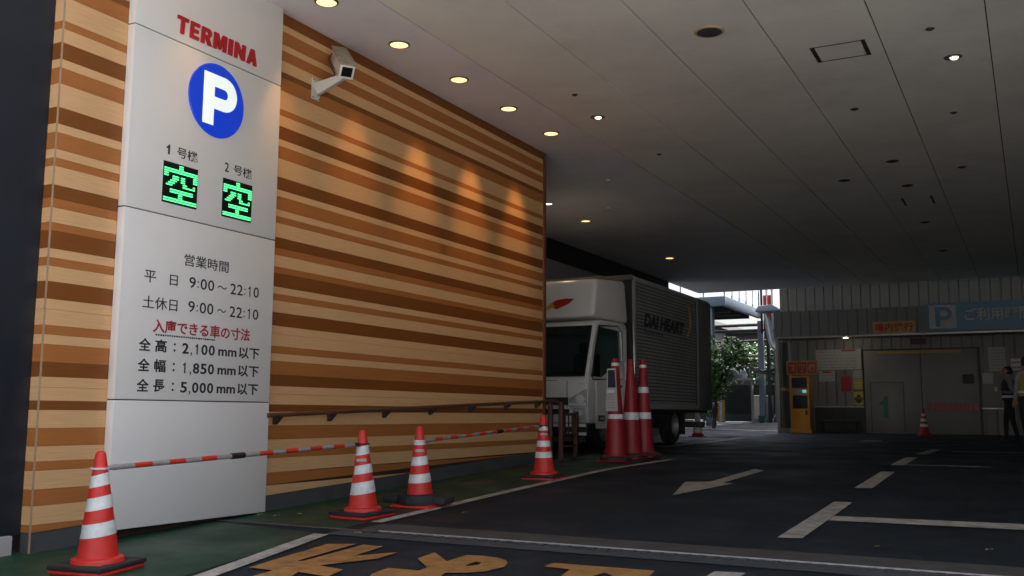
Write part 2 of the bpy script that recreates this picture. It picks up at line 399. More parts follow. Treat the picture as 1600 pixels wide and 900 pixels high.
strip('bay_line', [(-10.5, 33.0), (-9.0, 32.0), (-6.9, 31.0)], [(-10.5, 32.7), (-9.0, 31.7), (-6.9, 30.6)], .009, M['line'], 'pale curved line on the ground outside the back opening')
strip('lane_dash', [(-1.66, 5.0), (-1.65, 5.58)], [(-1.48, 5.0), (-1.48, 5.60)], .009, M['line'], 'cut-off pale mark at the bottom of the picture before the rail')
flat_poly('arrow_marking', [(-3.03, 8.93), (-3.29, 10.12), (-3.06, 10.22), (-2.98, 11.8), (-2.83, 11.62), (-2.90, 10.16), (-2.78, 10.16)], .009, M['line'], 'pale direction arrow painted on the asphalt pointing at the viewer')
YA = [(-4.18, 4.576), (-4.217, 4.831), (-4.266, 5.273), (-4.291, 5.442), (-4.105, 5.522), (-4.058, 4.865), (-4.02, 4.872), (-4.04, 5.52), (-3.876, 5.514), (-3.839, 5.153), (-3.658, 5.368), (-3.644, 5.134), (-3.833, 4.802), (-3.621, 4.755), (-3.574, 4.554), (-3.816, 4.591), (-3.758, 4.451), (-3.8, 3.9), (-3.95, 3.9), (-3.986, 4.57)]
YB = [(-3.389, 4.711), (-3.412, 4.908), (-3.199, 4.911), (-3.205, 5.01), (-3.42, 5.233), (-3.439, 5.464), (-3.204, 5.227), (-3.2, 5.46), (-3.097, 5.479), (-2.971, 5.453), (-2.891, 5.4), (-2.84, 5.331), (-2.8, 5.211), (-2.832, 5.046), (-2.906, 4.977), (-3.022, 4.916), (-2.967, 4.722), (-2.95, 4.2), (-3.1, 4.2)]
YBh = [(-3.031, 5.147), (-3.036, 5.284), (-2.991, 5.274), (-2.971, 5.213), (-3.007, 5.148)]
YC = [(-2.594, 5.317), (-2.588, 5.442), (-1.962, 5.457), (-1.927, 5.231), (-2.0, 4.6), (-2.12, 4.6), (-2.098, 5.197), (-2.198, 5.293), (-2.222, 5.185), (-2.219, 5.079), (-2.3, 4.6), (-2.42, 4.6), (-2.371, 5.032), (-2.419, 5.3)]
flat_poly('road_lettering', YA, .009, M['yline'], 'ochre painted road character nearest the first cone')
flat_poly('road_lettering', YB, .009, M['yline'], 'ochre painted road character with a loop, in the middle', hole=YBh)
flat_poly('road_lettering', YC, .009, M['yline'], 'ochre painted road character at right, cut off by the picture edge')
# gate track
tr = thing('gate_track', 'steel gate rail set in a concrete strip across the entrance', 'gate track', (0, 6.06, gz(6.06)), kind='structure')
mb = MB()
for (y0, y1) in ((6.075, 6.25), (6.25, 6.40)):
    mb.add([(-4.5, y0, gz(y0)+.006), (9, y0, gz(y0)+.006), (9, y1, gz(y1)+.006), (-4.5, y1, gz(y1)+.006)], [(0, 1, 2, 3)])
mb.build('concrete_strip', M['stripcon'], tr)
mb = MB(); mb.add([(-4.6, 5.80, gz(5.8)+.006), (9, 5.80, gz(5.8)+.006), (9, 6.045, gz(6.045)+.006), (-4.6, 6.045, gz(6.045)+.006)], [(0, 1, 2, 3)]); mb.build('kerb_strip', M['concrete_dark'], tr)
MB().box(-4.3, 9, 6.054, 6.064, gz(6.06)+.001, gz(6.06)+.013).build('rail', M['steel'], tr)
MB().box(-5.86, -4.302, 6.03, 6.062, gz(6.045)-.01, gz(6.045)+.009).build('cover_strip', M['rustcover'], tr)
mb = MB()
for i in range(150):
    x = -4.4 + i*.09
    mb.box(x, x+.045, 5.965, 6.03, gz(6.0)+.0065, gz(6.0)+.012)
mb.build('grating', M['grate'], tr)['kind'] = 'stuff'

# street behind the viewer: unseen pale pavement and building, added to bounce daylight inside
sheet('pavement', [-60, -9.1, 9, 60], [-5.5, -4.01, -4, -2, 0, 1.5, 2.6], .004, M['paving'], 'pale concrete pavement along the street, added to bounce daylight', 'pavement')
ob = thing('bounce_building', 'pale rendered building across the street, added to bounce daylight', 'building', (0, -24, -.7))
MB().box(-40, 40, -36, -24, -.8, 7.5).build('wall', M['pale'], ob)
for r_ in range(2):
    for c in range(16):
        x = -37+c*4.8; z = .9+r_*3.4
        MB().box(x, x+2.2, -24.0, -23.96, z, z+1.8).build('window', M['screen'], ob)

# ------------------------------------------------------------------ ceiling and building
ZC = 4.177
ceil = tag(MB().box(-8.75, 7, 4.3, 28.5, ZC+.014, ZC+.5).build('ceiling', M['ceilcore']), 'pale panelled ceiling over the vehicle entrance', 'ceiling', None, 'structure')
def cpart(name, x0, x1, y0, y1, m, z0=ZC, z1=ZC+.0135): return MB().box(x0, x1, y0, y1, z0, z1).build(name, m, ceil)
cpart('soffit', -5.90, -4.953, 4.3, 28.48, M['plaster'])
cpart('soffit', -8.75, -5.903, 12.1, 28.48, M['plaster'])
cpart('soffit', -8.75, -5.903, 4.3, 12.097, M['plaster'])
jx = [-4.942, -3.951, -3.028, -2.082, -1.136, -.203, .73, 1.67, 2.61, 3.55, 4.49, 5.43, 7.0]
g = .006
for i in range(len(jx)-1):
    y = 4.3; k = 0
    while y < 28.4:
        y1 = min(28.48, y + (1.82 if (k or i % 2 == 0) else .91))
        cpart('ceiling_panel', jx[i]+g, jx[i+1]-g, y+.0018, y1-.0018, M['ceil'], ZC+random.uniform(-.0008, .0008))
        y = y1; k += 1
bld = thing('building', 'unseen upper storeys over the entrance, sized to shade the street front', 'building', (0, 4.3, ZC+.5))
MB().box(-8.75, 7, 4.3, 28.5, ZC+.502, 8.6).build('wall', M['facade'], bld)  # unseen mass that shades the entrance; height set so sun reaches the pavement
MB().box(-30, -9.2, 4.5, 25.3, -1, 8.6).build('wing_wall', M['facade'], bld)
MB().box(-9.19, -5.91, 4.5, 11.9, -1, ZC-.003).build('room_block', M['core'], bld)
MB().box(7.003, 7.4, 4.3, 29.9, -1, 8.6).build('side_wall', M['hallwall'], bld)
tag(MB().box(-9.1, -8.752, 11.95, 25.6, -.8, ZC-.42).build('hall_wall', M['hallwall']), 'grey inner wall behind the truck', 'wall', None, 'structure')
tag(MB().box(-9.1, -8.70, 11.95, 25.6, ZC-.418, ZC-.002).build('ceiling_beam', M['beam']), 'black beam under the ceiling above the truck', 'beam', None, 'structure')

# ------------------------------------------------------------------ striped wall and pillar
SZ = [ZC-.004, 4.074, 4.01, 3.889, 3.83, 3.735, 3.63, 3.577, 3.454, 3.282, 3.225, 3.124, 3.004, 2.941, 2.826, 2.657, 2.54, 2.478, 2.359, 2.297, 2.239, 2.108, 2.015, 1.949, 1.845, 1.789, 1.666, 1.603, 1.545, 1.439, 1.32, 1.14, 1.077, 1.01, 0.891, 0.792, 0.631, 0.57, 0.448, 0.328, .228, .168, .045, -.062, -.185, -.3]
SC = 'd t b t b t d b t b t d t b t d t b t b t d b t b d t b t d t b t b d t d t b t b t b t b'.split()
k_ = SZ.index(1.32); SZ.insert(k_+1, 1.248); SC.insert(k_+1, 't')
k_ = SZ.index(0.792); SZ.insert(k_+1, .722); SC.insert(k_+1, 't')
CM = {'d': M['dark'], 'b': M['brown'], 't': M['tan']}
XW = -5.88
def striped(root, y0, y1, x=XW, ztop=ZC, endface=False):
    for i, c in enumerate(SC):
        zt, zb = SZ[i], SZ[i+1]
        zb0, zb1 = max(zb, gz(y0)+.135), max(zb, gz(y1)+.135)   # foot of the cladding follows the ramp
        if zt <= zb0 + .004: continue
        zb1 = min(zb1, zt)
        d = random.uniform(-.0008, .0008)
        a, b = x-.018, x+d
        yy = y1
        if zb1 >= zt - 1e-4:     # cut to a wedge
            yy = min(y1, 4.15 + (zt - .135 + .378)/.0392); zb1 = zt-.003
        e = .0008
        p = [(a, y0, zb0+e), (b, y0, zb0+e), (b, yy, zb1+e), (a, yy, zb1+e), (a, y0, zt-e), (b, y0, zt-e), (b, yy, zt-e), (a, yy, zt-e)]
        MB().hexa(p).build('cladding_board', CM[c], root)
        if endface:
            MB().box(x-.088, x-.0035, y0-.014, y0-.001, zb0+e, zt-e).build('cladding_board', CM[c], root)
def skirting(root, y0, y1, x=XW):
    n = 8; mb = MB()
    for i in range(n):
        a = y0+(y1-y0)*i/n; b = y0+(y1-y0)*(i+1)/n
        mb.hexa([(x-.05, a, gz(a)-.05), (x-.006, a, gz(a)-.05), (x-.006, b, gz(b)-.05), (x-.05, b, gz(b)-.05), (x-.05, a, gz(a)+.134), (x-.006, a, gz(a)+.134), (x-.006, b, gz(b)+.134), (x-.05, b, gz(b)+.134)])
    return mb.build('skirting', M['skirt'], root)
w = thing('striped_wall', 'long wall clad in tan, brown and dark brown horizontal boards', 'wall', (XW, 9.3, -.2))
striped(w, 6.45, 12.005)
skirting(w, 6.45, 12.07)
MB().box(XW-.2, XW-.02, 6.4, 12.06, -.6, ZC-.003).build('wall_core', M['core'], w)
MB().box(XW-.2, XW+.012, 12.008, 12.09, gz(12.05)-.02, ZC-.002).build('corner_trim', M['trim'], w, bevel=.004)
MB().box(XW-.019, XW+.006, 6.45, 12.006, ZC-.018, ZC-.001).build('top_trim', M['dark'], w)
p = thing('striped_pillar', 'narrow pillar of tan and brown boards at the left beside the dark wall', 'pillar', (XW, 4.67, -.37))
striped(p, 4.372, 4.975, endface=True)
skirting(p, 4.372, 4.975)
MB().box(XW-.14, XW-.02, 4.373, 6.4, -.7, ZC-.003).build('wall_core', M['core'], p)
MB().box(XW-.088, XW-.004, 4.36, 4.3725, gz(4.37)-.05, gz(4.37)+.134).build('skirting', M['skirt'], p)
MB().box(XW-.0025, XW+.0008, 4.3575, 4.3715, gz(4.37)-.05, ZC-.003).build('corner_trim', M['cornertrim'], p)
dw = thing('dark_wall', 'plain dark navy wall at the far left edge', 'wall', (-6.1, 0, -.5))
MB().box(-6.4, -5.968, -6, 4.354, -.245, 8.6).build('panel', M['navy'], dw)
MB().box(-6.4, -5.945, -6, 4.29, -1.0, -.247).build('plinth', M['plinth'], dw, bevel=.01)

# ------------------------------------------------------------------ sign panel
XS = -5.80
sg = thing('entrance_sign', 'tall white entrance sign panel with red letters, blue P disc and opening hours', 'sign', (-5.84, 5.71, -.3))
for (a, b) in ((3.455, ZC-.003), (2.058, 3.447), (.65, 2.050), (-.272, .642)):
    MB().box(XW+.004, XS, 4.905, 6.525, a, b).build('panel', M['white'], sg, bevel=.006)
MB().box(XW+.003, XS-.012, 4.912, 6.518, -.26, ZC-.006).build('backing', M['gap'], sg)
ws = [1.0, .84, .98, 1.28, .42, 1.1, 1.06]; tot = sum(ws)+.2*6; u = 5.30
mb = MB().lathe([(0, .014), (.300, .014), (.306, .010), (.306, .001), (0, .001)], (XS, 5.757, 3.09), 64, 'x')
disc = mb.build('parking_disc', M['pblue'], sg)
# P glyph with bowl
def pglyph(u0, u1, v0, v1, st):
    pts = [(u0, v0), (u0+st, v0), (u0+st, v0+.33*(v1-v0))]
    r = .335*(v1-v0); cx = u1-r; cy = v1-r
    pts += [(cx+r*math.cos(t), cy+r*math.sin(t)) for t in [R(-90+180*i/14) for i in range(15)]]
    pts += [(u0, v1)]
    ri = r-st*.86
    hole = [(u0+st, cy-ri), (u0+st, cy+ri)] + [(cx+ri*math.cos(t), cy+ri*math.sin(t)) for t in [R(90-180*i/10) for i in range(11)]]
    return pts, hole
def fill_plane(outer, hole, plane, t0, t1, name, m, parent):
    bm = bmesh.new(); es = []
    for lp in (outer, hole):
        if not lp: continue
        vs = [bm.verts.new((t1, q[0], q[1]) if plane == 'x+' else (q[0], t1, q[1])) for q in lp]
        es += [bm.edges.new((vs[i], vs[(i+1) % len(vs)])) for i in range(len(vs))]
    bmesh.ops.triangle_fill(bm, use_beauty=True, use_dissolve=False, edges=es)
    ex = bmesh.ops.extrude_face_region(bm, geom=bm.faces[:])
    d = t0-t1
    for e in ex['geom']:
        if isinstance(e, bmesh.types.BMVert):
            if plane == 'x+': e.co.x += d
            else: e.co.y += d
    mb = MB(); bm.verts.index_update()
    mb.add([tuple(v.co) for v in bm.verts], [tuple(v.index for v in f.verts) for f in bm.faces]); bm.free()
    return mb.build(name, m, parent)
GL = {'T': ([(0, 1), (1, 1), (1, .79), (.66, .79), (.66, 0), (.34, 0), (.34, .79), (0, .79)], None),
 'E': ([(0, 0), (1, 0), (1, .2), (.38, .2), (.38, .4), (.9, .4), (.9, .6), (.38, .6), (.38, .8), (1, .8), (1, 1), (0, 1)], None),
 'R': ([(0, 0), (.33, 0), (.33, .38), (.43, .38), (.68, 0), (1.06, 0), (.75, .43), (.91, .55), (.97, .7), (.92, .87), (.77, .98), (.6, 1), (0, 1)], [(.33, .57), (.33, .8), (.52, .8), (.62, .75), (.63, .64), (.55, .57)]),
 'M': ([(0, 0), (0, 1), (.34, 1), (.5, .5), (.66, 1), (1, 1), (1, 0), (.74, 0), (.74, .58), (.58, .06), (.42, .06), (.26, .58), (.26, 0)], None),
 'I': ([(0, 0), (1, 0), (1, 1), (0, 1)], None),
 'N': ([(0, 0), (0, 1), (.3, 1), (.7, .46), (.7, 1), (1, 1), (1, 0), (.7, 0), (.3, .54), (.3, 0)], None),
 'A': ([(0, 0), (.33, 1), (.67, 1), (1, 0), (.69, 0), (.64, .19), (.36, .19), (.31, 0)], [(.41, .37), (.59, .37), (.5, .72)]),
 '1': ([(.42, 0), (.86, 0), (.86, 1), (.5, 1), (.42, .84), (.28, .77), (.0, .75), (.0, .6), (.42, .6)], None)}
def glyph(ch, u0, u1, v0, v1, plane, t0, t1, m, parent, shear=0, name='letter'):
    f_ = lambda l: [(u0+(u1-u0)*a+shear*(v1-v0)*(b-.5), v0+(v1-v0)*b) for a, b in l] if l else None
    return fill_plane(f_(GL[ch][0]), f_(GL[ch][1]), plane, t0, t1, name, m, parent)
for ch, wd in zip('TERMINA', ws):
    du = .9*wd/tot; glyph(ch, u, u+du, 3.522, 3.66, 'x+', XS+.001, XS+.014, M['red_letter'], sg, .06); u += du + .9*.2/tot
o_, h_ = pglyph(5.600, 5.972, 2.873, 3.302, .118)
fill_plane(o_, h_, 'x+', XS+.0135, XS+.018, 'letter', M['pwhite'], sg)
LEDS = ['7-8', '7-8', '0-15', '0-15', '0-1 14-15', '0-1 4-6 8-9 14-15', '4-6 8-9 14-15', '3-5 8-9', '2-4 9-10 14-14', '1-3 9-14', '', '3-13', '3-13', '7-8', '7-8', '0-15', '0-15']
for (u0, u1) in ((5.242, 5.591), (5.868, 6.208)):
    dsp = MB().box(XS-.004, XS+.006, u0, u1, 2.152, 2.473).build('led_display', M['ledback'], sg)
    mb = MB(); n = len(LEDS); ch = (2.473-2.152-.02)/n; cw = (u1-u0-.012)/16
    for r_, row in enumerate(LEDS):
        zt = 2.473-.012-r_*ch
        for s_ in row.split():
            a, b = map(int, s_.split('-'))
            for q in range(a, b+1):
                mb.box(XS+.0055, XS+.009, u0+.006+q*cw+cw*.04, u0+.006+(q+1)*cw-cw*.04, zt-ch*.56, zt)
    mb.build('led_character', M['led'], dsp)['kind'] = 'stuff'
def number(body, u0, u1, v0, v1, m, bold):
    adv = [1.0 if c.isdigit() else .5 for c in body]; k = (u1-u0)/sum(adv); u = u0; mb = MB(); h = v1-v0; st = h*(.11+bold*2.2)
    t0, t1 = XS+.0002, XS+.0016
    for c, a in zip(body, adv):
        w = a*k; cx = u+w/2
        if c == '1': mb.prism([(cx-st*.3, v0), (cx+st*.7, v0), (cx+st*.7, v1), (cx, v1), (cx-h*.07, v1-h*.11), (cx-h*.2, v1-h*.17), (cx-h*.2, v1-h*.17-st*.75), (cx-st*.3, v1-h*.16-st*.75)], 'x', t0, t1)
        elif c.isdigit(): text_into(mb, c, u+.08*w, u+.92*w, v0, v1, 'x+', t0, t1, bold)
        elif c == ':':
            for q in (.12, .58): mb.box(t0, t1, cx-st*.55, cx+st*.55, v0+h*q, v0+h*q+st*1.1)
        else: mb.prism([(cx-st*.6, v0), (cx+st*.6, v0), (cx+st*.6, v0-st*.4), (cx-st*.3, v0-h*.2), (cx-st*.1, v0-st*.6), (cx-st*.6, v0-st*.2)][::-1] if False else [(cx-st*.6, v0+st), (cx+st*.6, v0+st), (cx+st*.6, v0-st*.2), (cx-st*.2, v0-h*.17), (cx-st*.5, v0-h*.13), (cx-st*.05, v0)], 'x', t0, t1)
        u += w
    mb.build('lettering', m, sg)
def prt(items, m, bold=0.0, name='lettering'):
    for (s_, u0, u1, v0, v1) in items:
        if any(c.isdigit() for c in s_) and len(s_) > 1: number(s_, u0, u1, v0+(.014 if ',' in s_ else 0), v1, m, bold); continue
        text_into(MB(), s_, u0, u1, v0, v1, 'x+', XS+.0002, XS+.0016, bold).build(name, m, sg)
glyph('1', 5.262, 5.304, 2.53, 2.607, 'x+', XS+.0002, XS+.0016, M['print'], sg, 0, 'lettering')
prt([('号機', 5.37, 5.585, 2.528, 2.612)], M['print'], .012)
prt([('2', 5.883, 5.93, 2.53, 2.607), ('号機', 5.985, 6.203, 2.528, 2.612)], M['print'], .012)
prt([('営業時間', 5.498, 5.975, 1.693, 1.787)], M['print'], .006)
prt([('平', 5.117, 5.227, 1.52, 1.61), ('日', 5.362, 5.44, 1.522, 1.604), ('9:00', 5.552, 5.83, 1.525, 1.612), ('～', 5.861, 5.965, 1.553, 1.58), ('22:10', 6.0, 6.349, 1.525, 1.614)], M['print'], .006)
prt([('土休日', 5.113, 5.449, 1.325, 1.419), ('9:00', 5.553, 5.832, 1.335, 1.423), ('～', 5.868, 5.966, 1.363, 1.39), ('22:10', 6.001, 6.352, 1.337, 1.426)], M['print'], .006)
prt([('入庫できる車の寸法', 5.221, 6.255, 1.150, 1.253)], M['redprint'], .022)
for (vb, a, num) in ((1.008, '高', '2,100'), (.858, '幅', '1,850'), (.708, '長', '5,000')):
    prt([('全', 5.098, 5.211, vb, vb+.094), (a, 5.252, 5.364, vb-.002, vb+.094), ('2' and num, 5.512, 5.868, vb-.014, vb+.083), ('mm', 5.90, 6.106, vb+.004, vb+.058), ('以下', 6.132, 6.377, vb-.004, vb+.09)], M['print'], .024)
    prt([('：', 5.432, 5.452, vb+.01, vb+.075)], M['print'], .02)
mb = MB(); u = 5.25
while u < 5.86:
    d = random.uniform(.012, .02); mb.box(XS+.0002, XS+.001, u, u+d, 1.127+random.uniform(0, .004), 1.141); u += d+.006
mb.build('fine_print', M['print'], sg)['kind'] = 'stuff'

# ------------------------------------------------------------------ handrail, railing, camera
hr = thing('handrail', 'dark bronze handrail on brackets along the striped wall', 'handrail', (-5.8, 9.2, .5))
rp_ = [(-5.80, 6.50, .535), (-5.80, 6.62, .54)] + [(-5.80, y, .54+.0355*(y-6.62)) for y in (7.4, 8.3, 9.2, 10.05, 10.9, 11.7, 12.1)]
MB().tube(rp_, .02, 10).build('rail', M['rail'], hr, smooth=True)
for y in (6.68, 7.43, 8.31, 9.18, 10.04, 10.92, 11.78):
    z = .54+.0355*(y-6.62)
    mb = MB().prism([(XW+.002, z-.085), (XW+.022, z-.085), (-5.79, z-.022), (-5.79, z-.012), (-5.83, z-.012), (XW+.002, z-.02)], 'y', y-.02, y+.02)
    mb.build('bracket', M['bracket'], hr)
rl = thing('railing', 'low brown railing at the end of the striped wall beside the truck', 'railing', (-5.74, 12.5, gz(12.5)))
MB().tube([(-5.80, 12.11, .735), (-5.76, 12.16, .735), (-5.70, 12.2, .70), (-5.695, 12.21, .6)], .024, 8).build('top_rail', M['railing'], rl, smooth=True)
MB().box(-5.725, -5.665, 12.17, 12.24, gz(12.2)-.02, .72).build('post', M['railing'], rl, bevel=.006)
MB().box(-5.815, -5.755, 12.85, 12.92, gz(12.9)-.02, .60).build('post', M['railing'], rl, bevel=.006)
for z in (.12, .28, .56):
    MB().tube([(-5.695, 12.2, z), (-5.785, 12.88, z)], .02, 8).build('cross_bar', M['railing'], rl, smooth=True)
for t in (.25, .5, .75):
    x, y = -5.695-.09*t, 12.2+.68*t
    MB().tube([(x, y, .28), (x, y, .56)], .012, 6).build('baluster', M['railing'], rl)
MB().box(-5.86, -5.80, 12.12, 12.17, gz(12.14)-.02, .745).build('post', M['railing'], rl, bevel=.005)

sc = thing('security_camera', 'cream box security camera on a wall bracket high on the striped wall', 'camera', (XW, 7.08, 3.58))
MB().box(XW+.002, XW+.014, 7.03, 7.15, 3.50, 3.70).build('mount_plate', M['camw'], sc, bevel=.003)
mb = MB(); 
for (y, z) in ((7.045, 3.515), (7.135, 3.515), (7.045, 3.685), (7.135, 3.685)): mb.lathe([(0, .018), (.007, .018), (.007, .013)], (XW, y, z), 8, 'x')
mb.build('screw', M['bracket'], sc)
A = Vector((XW+.012, 7.09, 3.60)); B = Vector((XW+.30, 7.17, 3.715))
def quad_tube(mb, a, b, wa, ha, wb, hb):
    d = (b-a).normalized(); s_ = d.cross(Vector((0, 0, 1))).normalized(); u_ = s_.cross(d)
    P = []
    for c, w_, h_ in ((a, wa, ha), (b, wb, hb)):
        P.append([c-s_*w_-u_*h_, c+s_*w_-u_*h_, c+s_*w_+u_*h_, c-s_*w_+u_*h_])
    mb.add(P[0]+P[1], [(3, 2, 1, 0), (4, 5, 6, 7), (0, 1, 5, 4), (1, 2, 6, 5), (2, 3, 7, 6), (3, 0, 4, 7)])
    return mb
quad_tube(MB(), A, B, .03, .062, .026, .022).build('arm', M['camw'], sc, bevel=.006)
MB().lathe([(0, 0), (.035, 0), (.035, .075), (0, .075)], (B.x-.01, B.y, B.z), 12).build('swivel', M['camw'], sc, smooth=True)
# housing: points along its own axis (towards the street and down)
hd = Vector((.60, -.44, -.62)).normalized(); hc = Vector((XW+.235, 7.2, 3.845))
quad_tube(MB(), hc-hd*.26, hc+hd*.17, .062, .062, .066, .066).build('housing', M['camw'], sc, bevel=.008)
uu = hd.cross(Vector((0, 0, 1))).normalized().cross(hd)
quad_tube(MB(), hc-hd*.27+uu*.072, hc+hd*.20+uu*.075, .074, .008, .08, .008).build('sun_hood', M['camtop'], sc, bevel=.003)
quad_tube(MB(), hc+hd*.168, hc+hd*.185, .071, .069, .071, .069).build('front_frame', M['white'], sc, bevel=.004)
quad_tube(MB(), hc+hd*.18, hc+hd*.188, .05, .046, .05, .046).build('window', M['camwin'], sc)
q = hc-hd*.25
MB().tube([q, q+Vector((-.02, -.07, -.01)), q+Vector((-.01, -.12, -.07)), q+Vector((.0, -.10, -.15)), q+Vector((.02, -.06, -.21)), q+Vector((.0, -.07, -.27)), (XW+.06, 7.10, 3.675), (XW+.012, 7.09, 3.665)], .007, 6).build('cable', M['tblk'], sc, smooth=True)

# ------------------------------------------------------------------ ceiling fittings
def downlight(x, y, r, m, label, power, colr, spot=80, group='warm downlights along the striped wall', blend=.5, tilt=0):
    t = thing('downlight', label, 'downlight', (x, y, ZC), group)
    MB().lathe([(r*.92, -.012), (r*1.08, -.008), (r*1.1, .0), (r*.88, .0), (r*.92, -.012)], (x, y, ZC-.0005), 24).build('trim_ring', M['ring'], t, smooth=True)
    MB().lathe([(0, -.008), (r*.9, -.008), (r*.92, 0)], (x, y, ZC-.0005), 24).build('lamp', m, t, smooth=True)
    if power:
        ld = bpy.data.lights.new('downlight_beam', 'SPOT'); ld.energy = power; ld.color = colr; ld.spot_size = R(spot); ld.spot_blend = blend; ld.shadow_soft_size = .08
        lo = bpy.data.objects.new('downlight_beam', ld); col.objects.link(lo); lo.parent = t; lo.location = (0, 0, -.03); lo.rotation_euler = (0, R(tilt), 0)
    return t
WARM = (1, .5, .15)
ords = ['warm downlight above the white sign panel, out of the picture', 'nearest warm downlight at the top edge, above the security camera', 'second warm downlight along the striped wall', 'third warm downlight along the striped wall', 'fourth warm downlight along the striped wall', 'fifth warm downlight, near the far corner of the striped wall']
for y, t, pw_ in zip((5.44, 6.587, 7.72, 8.87, 10.02, 11.19), ords, (3.5, 8, 9, 13, 15, 14)): downlight(-5.365, y, .098, M['lamp'], t, pw_, WARM, 44, blend=1.0, tilt=21)
downlight(-7.27, 15.05, .08, M['lampw'], 'small lit downlight just right of the striped wall edge', 5, (1, .8, .55), 110, 'downlights over the truck')
downlight(-7.3, 16.74, .09, M['lamp'], 'lit downlight above the truck cab', 7, (1, .75, .5), 110, 'downlights over the truck')
downlight(-7.33, 21.66, .1, M['lamp'], 'lit downlight above the rear of the truck box', 5, (1, .75, .5), 110, 'downlights over the truck')
def spotfit(x, y, label):
    t = thing('spotlight', label, 'spotlight', (x, y, ZC), 'small white ceiling spots')
    MB().lathe([(.045, -.012), (.085, -.006), (.09, 0), (.03, 0)], (x, y, ZC-.0006), 20).build('trim_ring', M['ring'], t, smooth=True)
    MB().lathe([(0, -.03), (.03, -.026), (.044, -.008), (.044, 0)], (x+.012, y-.01, ZC-.0006), 16).build('lamp', M['lampw'], t, smooth=True)
spotfit(-4.554, 10.82, 'small white spotlight beside the plain ceiling strip')
spotfit(-.548, 10.57, 'small white spotlight near the top right of the ceiling')
t = thing('ceiling_speaker', 'round ceiling speaker with a yellowed rim', 'speaker', (-2.549, 8.79, ZC))
MB().lathe([(.118, -.012), (.14, -.008), (.145, 0), (.118, 0)], (-2.549, 8.79, ZC-.001), 32).build('rim', M['spkr'], t, smooth=True)
MB().lathe([(0, -.007), (.118, -.009), (.12, 0)], (-2.549, 8.79, ZC-.001), 32).build('grille', M['spk'], t, smooth=True)
t = thing('access_hatch', 'rectangular ceiling access hatch with dark side gaps', 'hatch', (-1.53, 9.88, ZC))
MB().box(-1.745, -1.315, 9.68, 10.09, ZC-.003, ZC-.0015).build('cover', M['ceil'], t)
for (a, b, c, d) in ((-1.79, -1.75, 9.66, 10.11), (-1.31, -1.27, 9.66, 10.11), (-1.75, -1.31, 9.664, 9.676), (-1.75, -1.31, 10.094, 10.106)):
    MB().box(a, b, c, d, ZC-.005, ZC-.0012).build('frame', M['fit'], t)
t = thing('access_hatch', 'far ceiling hatch showing two short dark slots', 'hatch', (-1.56, 17.6, ZC))
for x in (-1.79, -1.34): MB().box(x-.018, x+.018, 17.3, 17.95, ZC-.005, ZC-.0012).build('frame', M['fit'], t)
MB().box(-1.765, -1.365, 17.32, 17.93, ZC-.003, ZC-.0012).build('cover', M['ceil'], t)
spr = None
for (x, y, w_, lab) in [(-4.455, 9.917, .03, 'tiny dark sprinkler head next to the nearer white spotlight'), (-4.465, 12.81, .03, 'tiny dark sprinkler head beyond the nearer white spotlight'), (-.686, 9.67, .035, 'tiny dark sprinkler head between the hatch and the right spotlight'), (-.678, 12.58, .035, 'tiny dark sprinkler head beyond the right spotlight'), (-.762, 15.47, .05, 'dark sprinkler head at far right of the ceiling'), (-1.62, 14.67, .075, 'wider dark fitting in line beyond the access hatch'), (-2.43, 15.57, .075, 'dark fitting left of the line of ceiling fittings'), (-1.60, 16.37, .075, 'dark fitting just before the far hatch slots'), (-1.65, 19.67, .075, 'dim fitting beyond the far hatch slots'), (-1.62, 23.3, .075, 'dimmest fitting deep in the ceiling'), (-1.71, 11.9, .04, 'small dark detector beyond the access hatch')]:
    t = thing('sprinkler_head', lab, 'sprinkler', (x, y, ZC), 'small ceiling fittings')
    MB().lathe([(0, -.016), (w_*.5, -.015), (w_*.6, -.009), (w_, -.006), (w_*1.05, 0)], (x, y, ZC-.0012), 14).build('head', M['fit'], t, smooth=True)
    MB().lathe([(w_*1.06, -.004), (w_*1.25, 0)], (x, y, ZC-.0012), 14).build('collar', M['ring'], t, smooth=True)
for (x, y, lab) in [(-5.676, 13.86, 'pale round detector on the ceiling past the striped wall'), (-6.455, 15.8, 'pale round detector above the truck cab')]:
    t = thing('smoke_detector', lab, 'detector', (x, y, ZC), 'pale ceiling detectors')
    MB().lathe([(0, -.045), (.04, -.042), (.055, -.02), (.06, 0)], (x, y, ZC-.001), 18).build('body', M['fitw'], t, smooth=True)
    MB().lathe([(.0605, -.006), (.075, 0)], (x, y, ZC-.001), 18).build('base', M['fitw'], t, smooth=True)

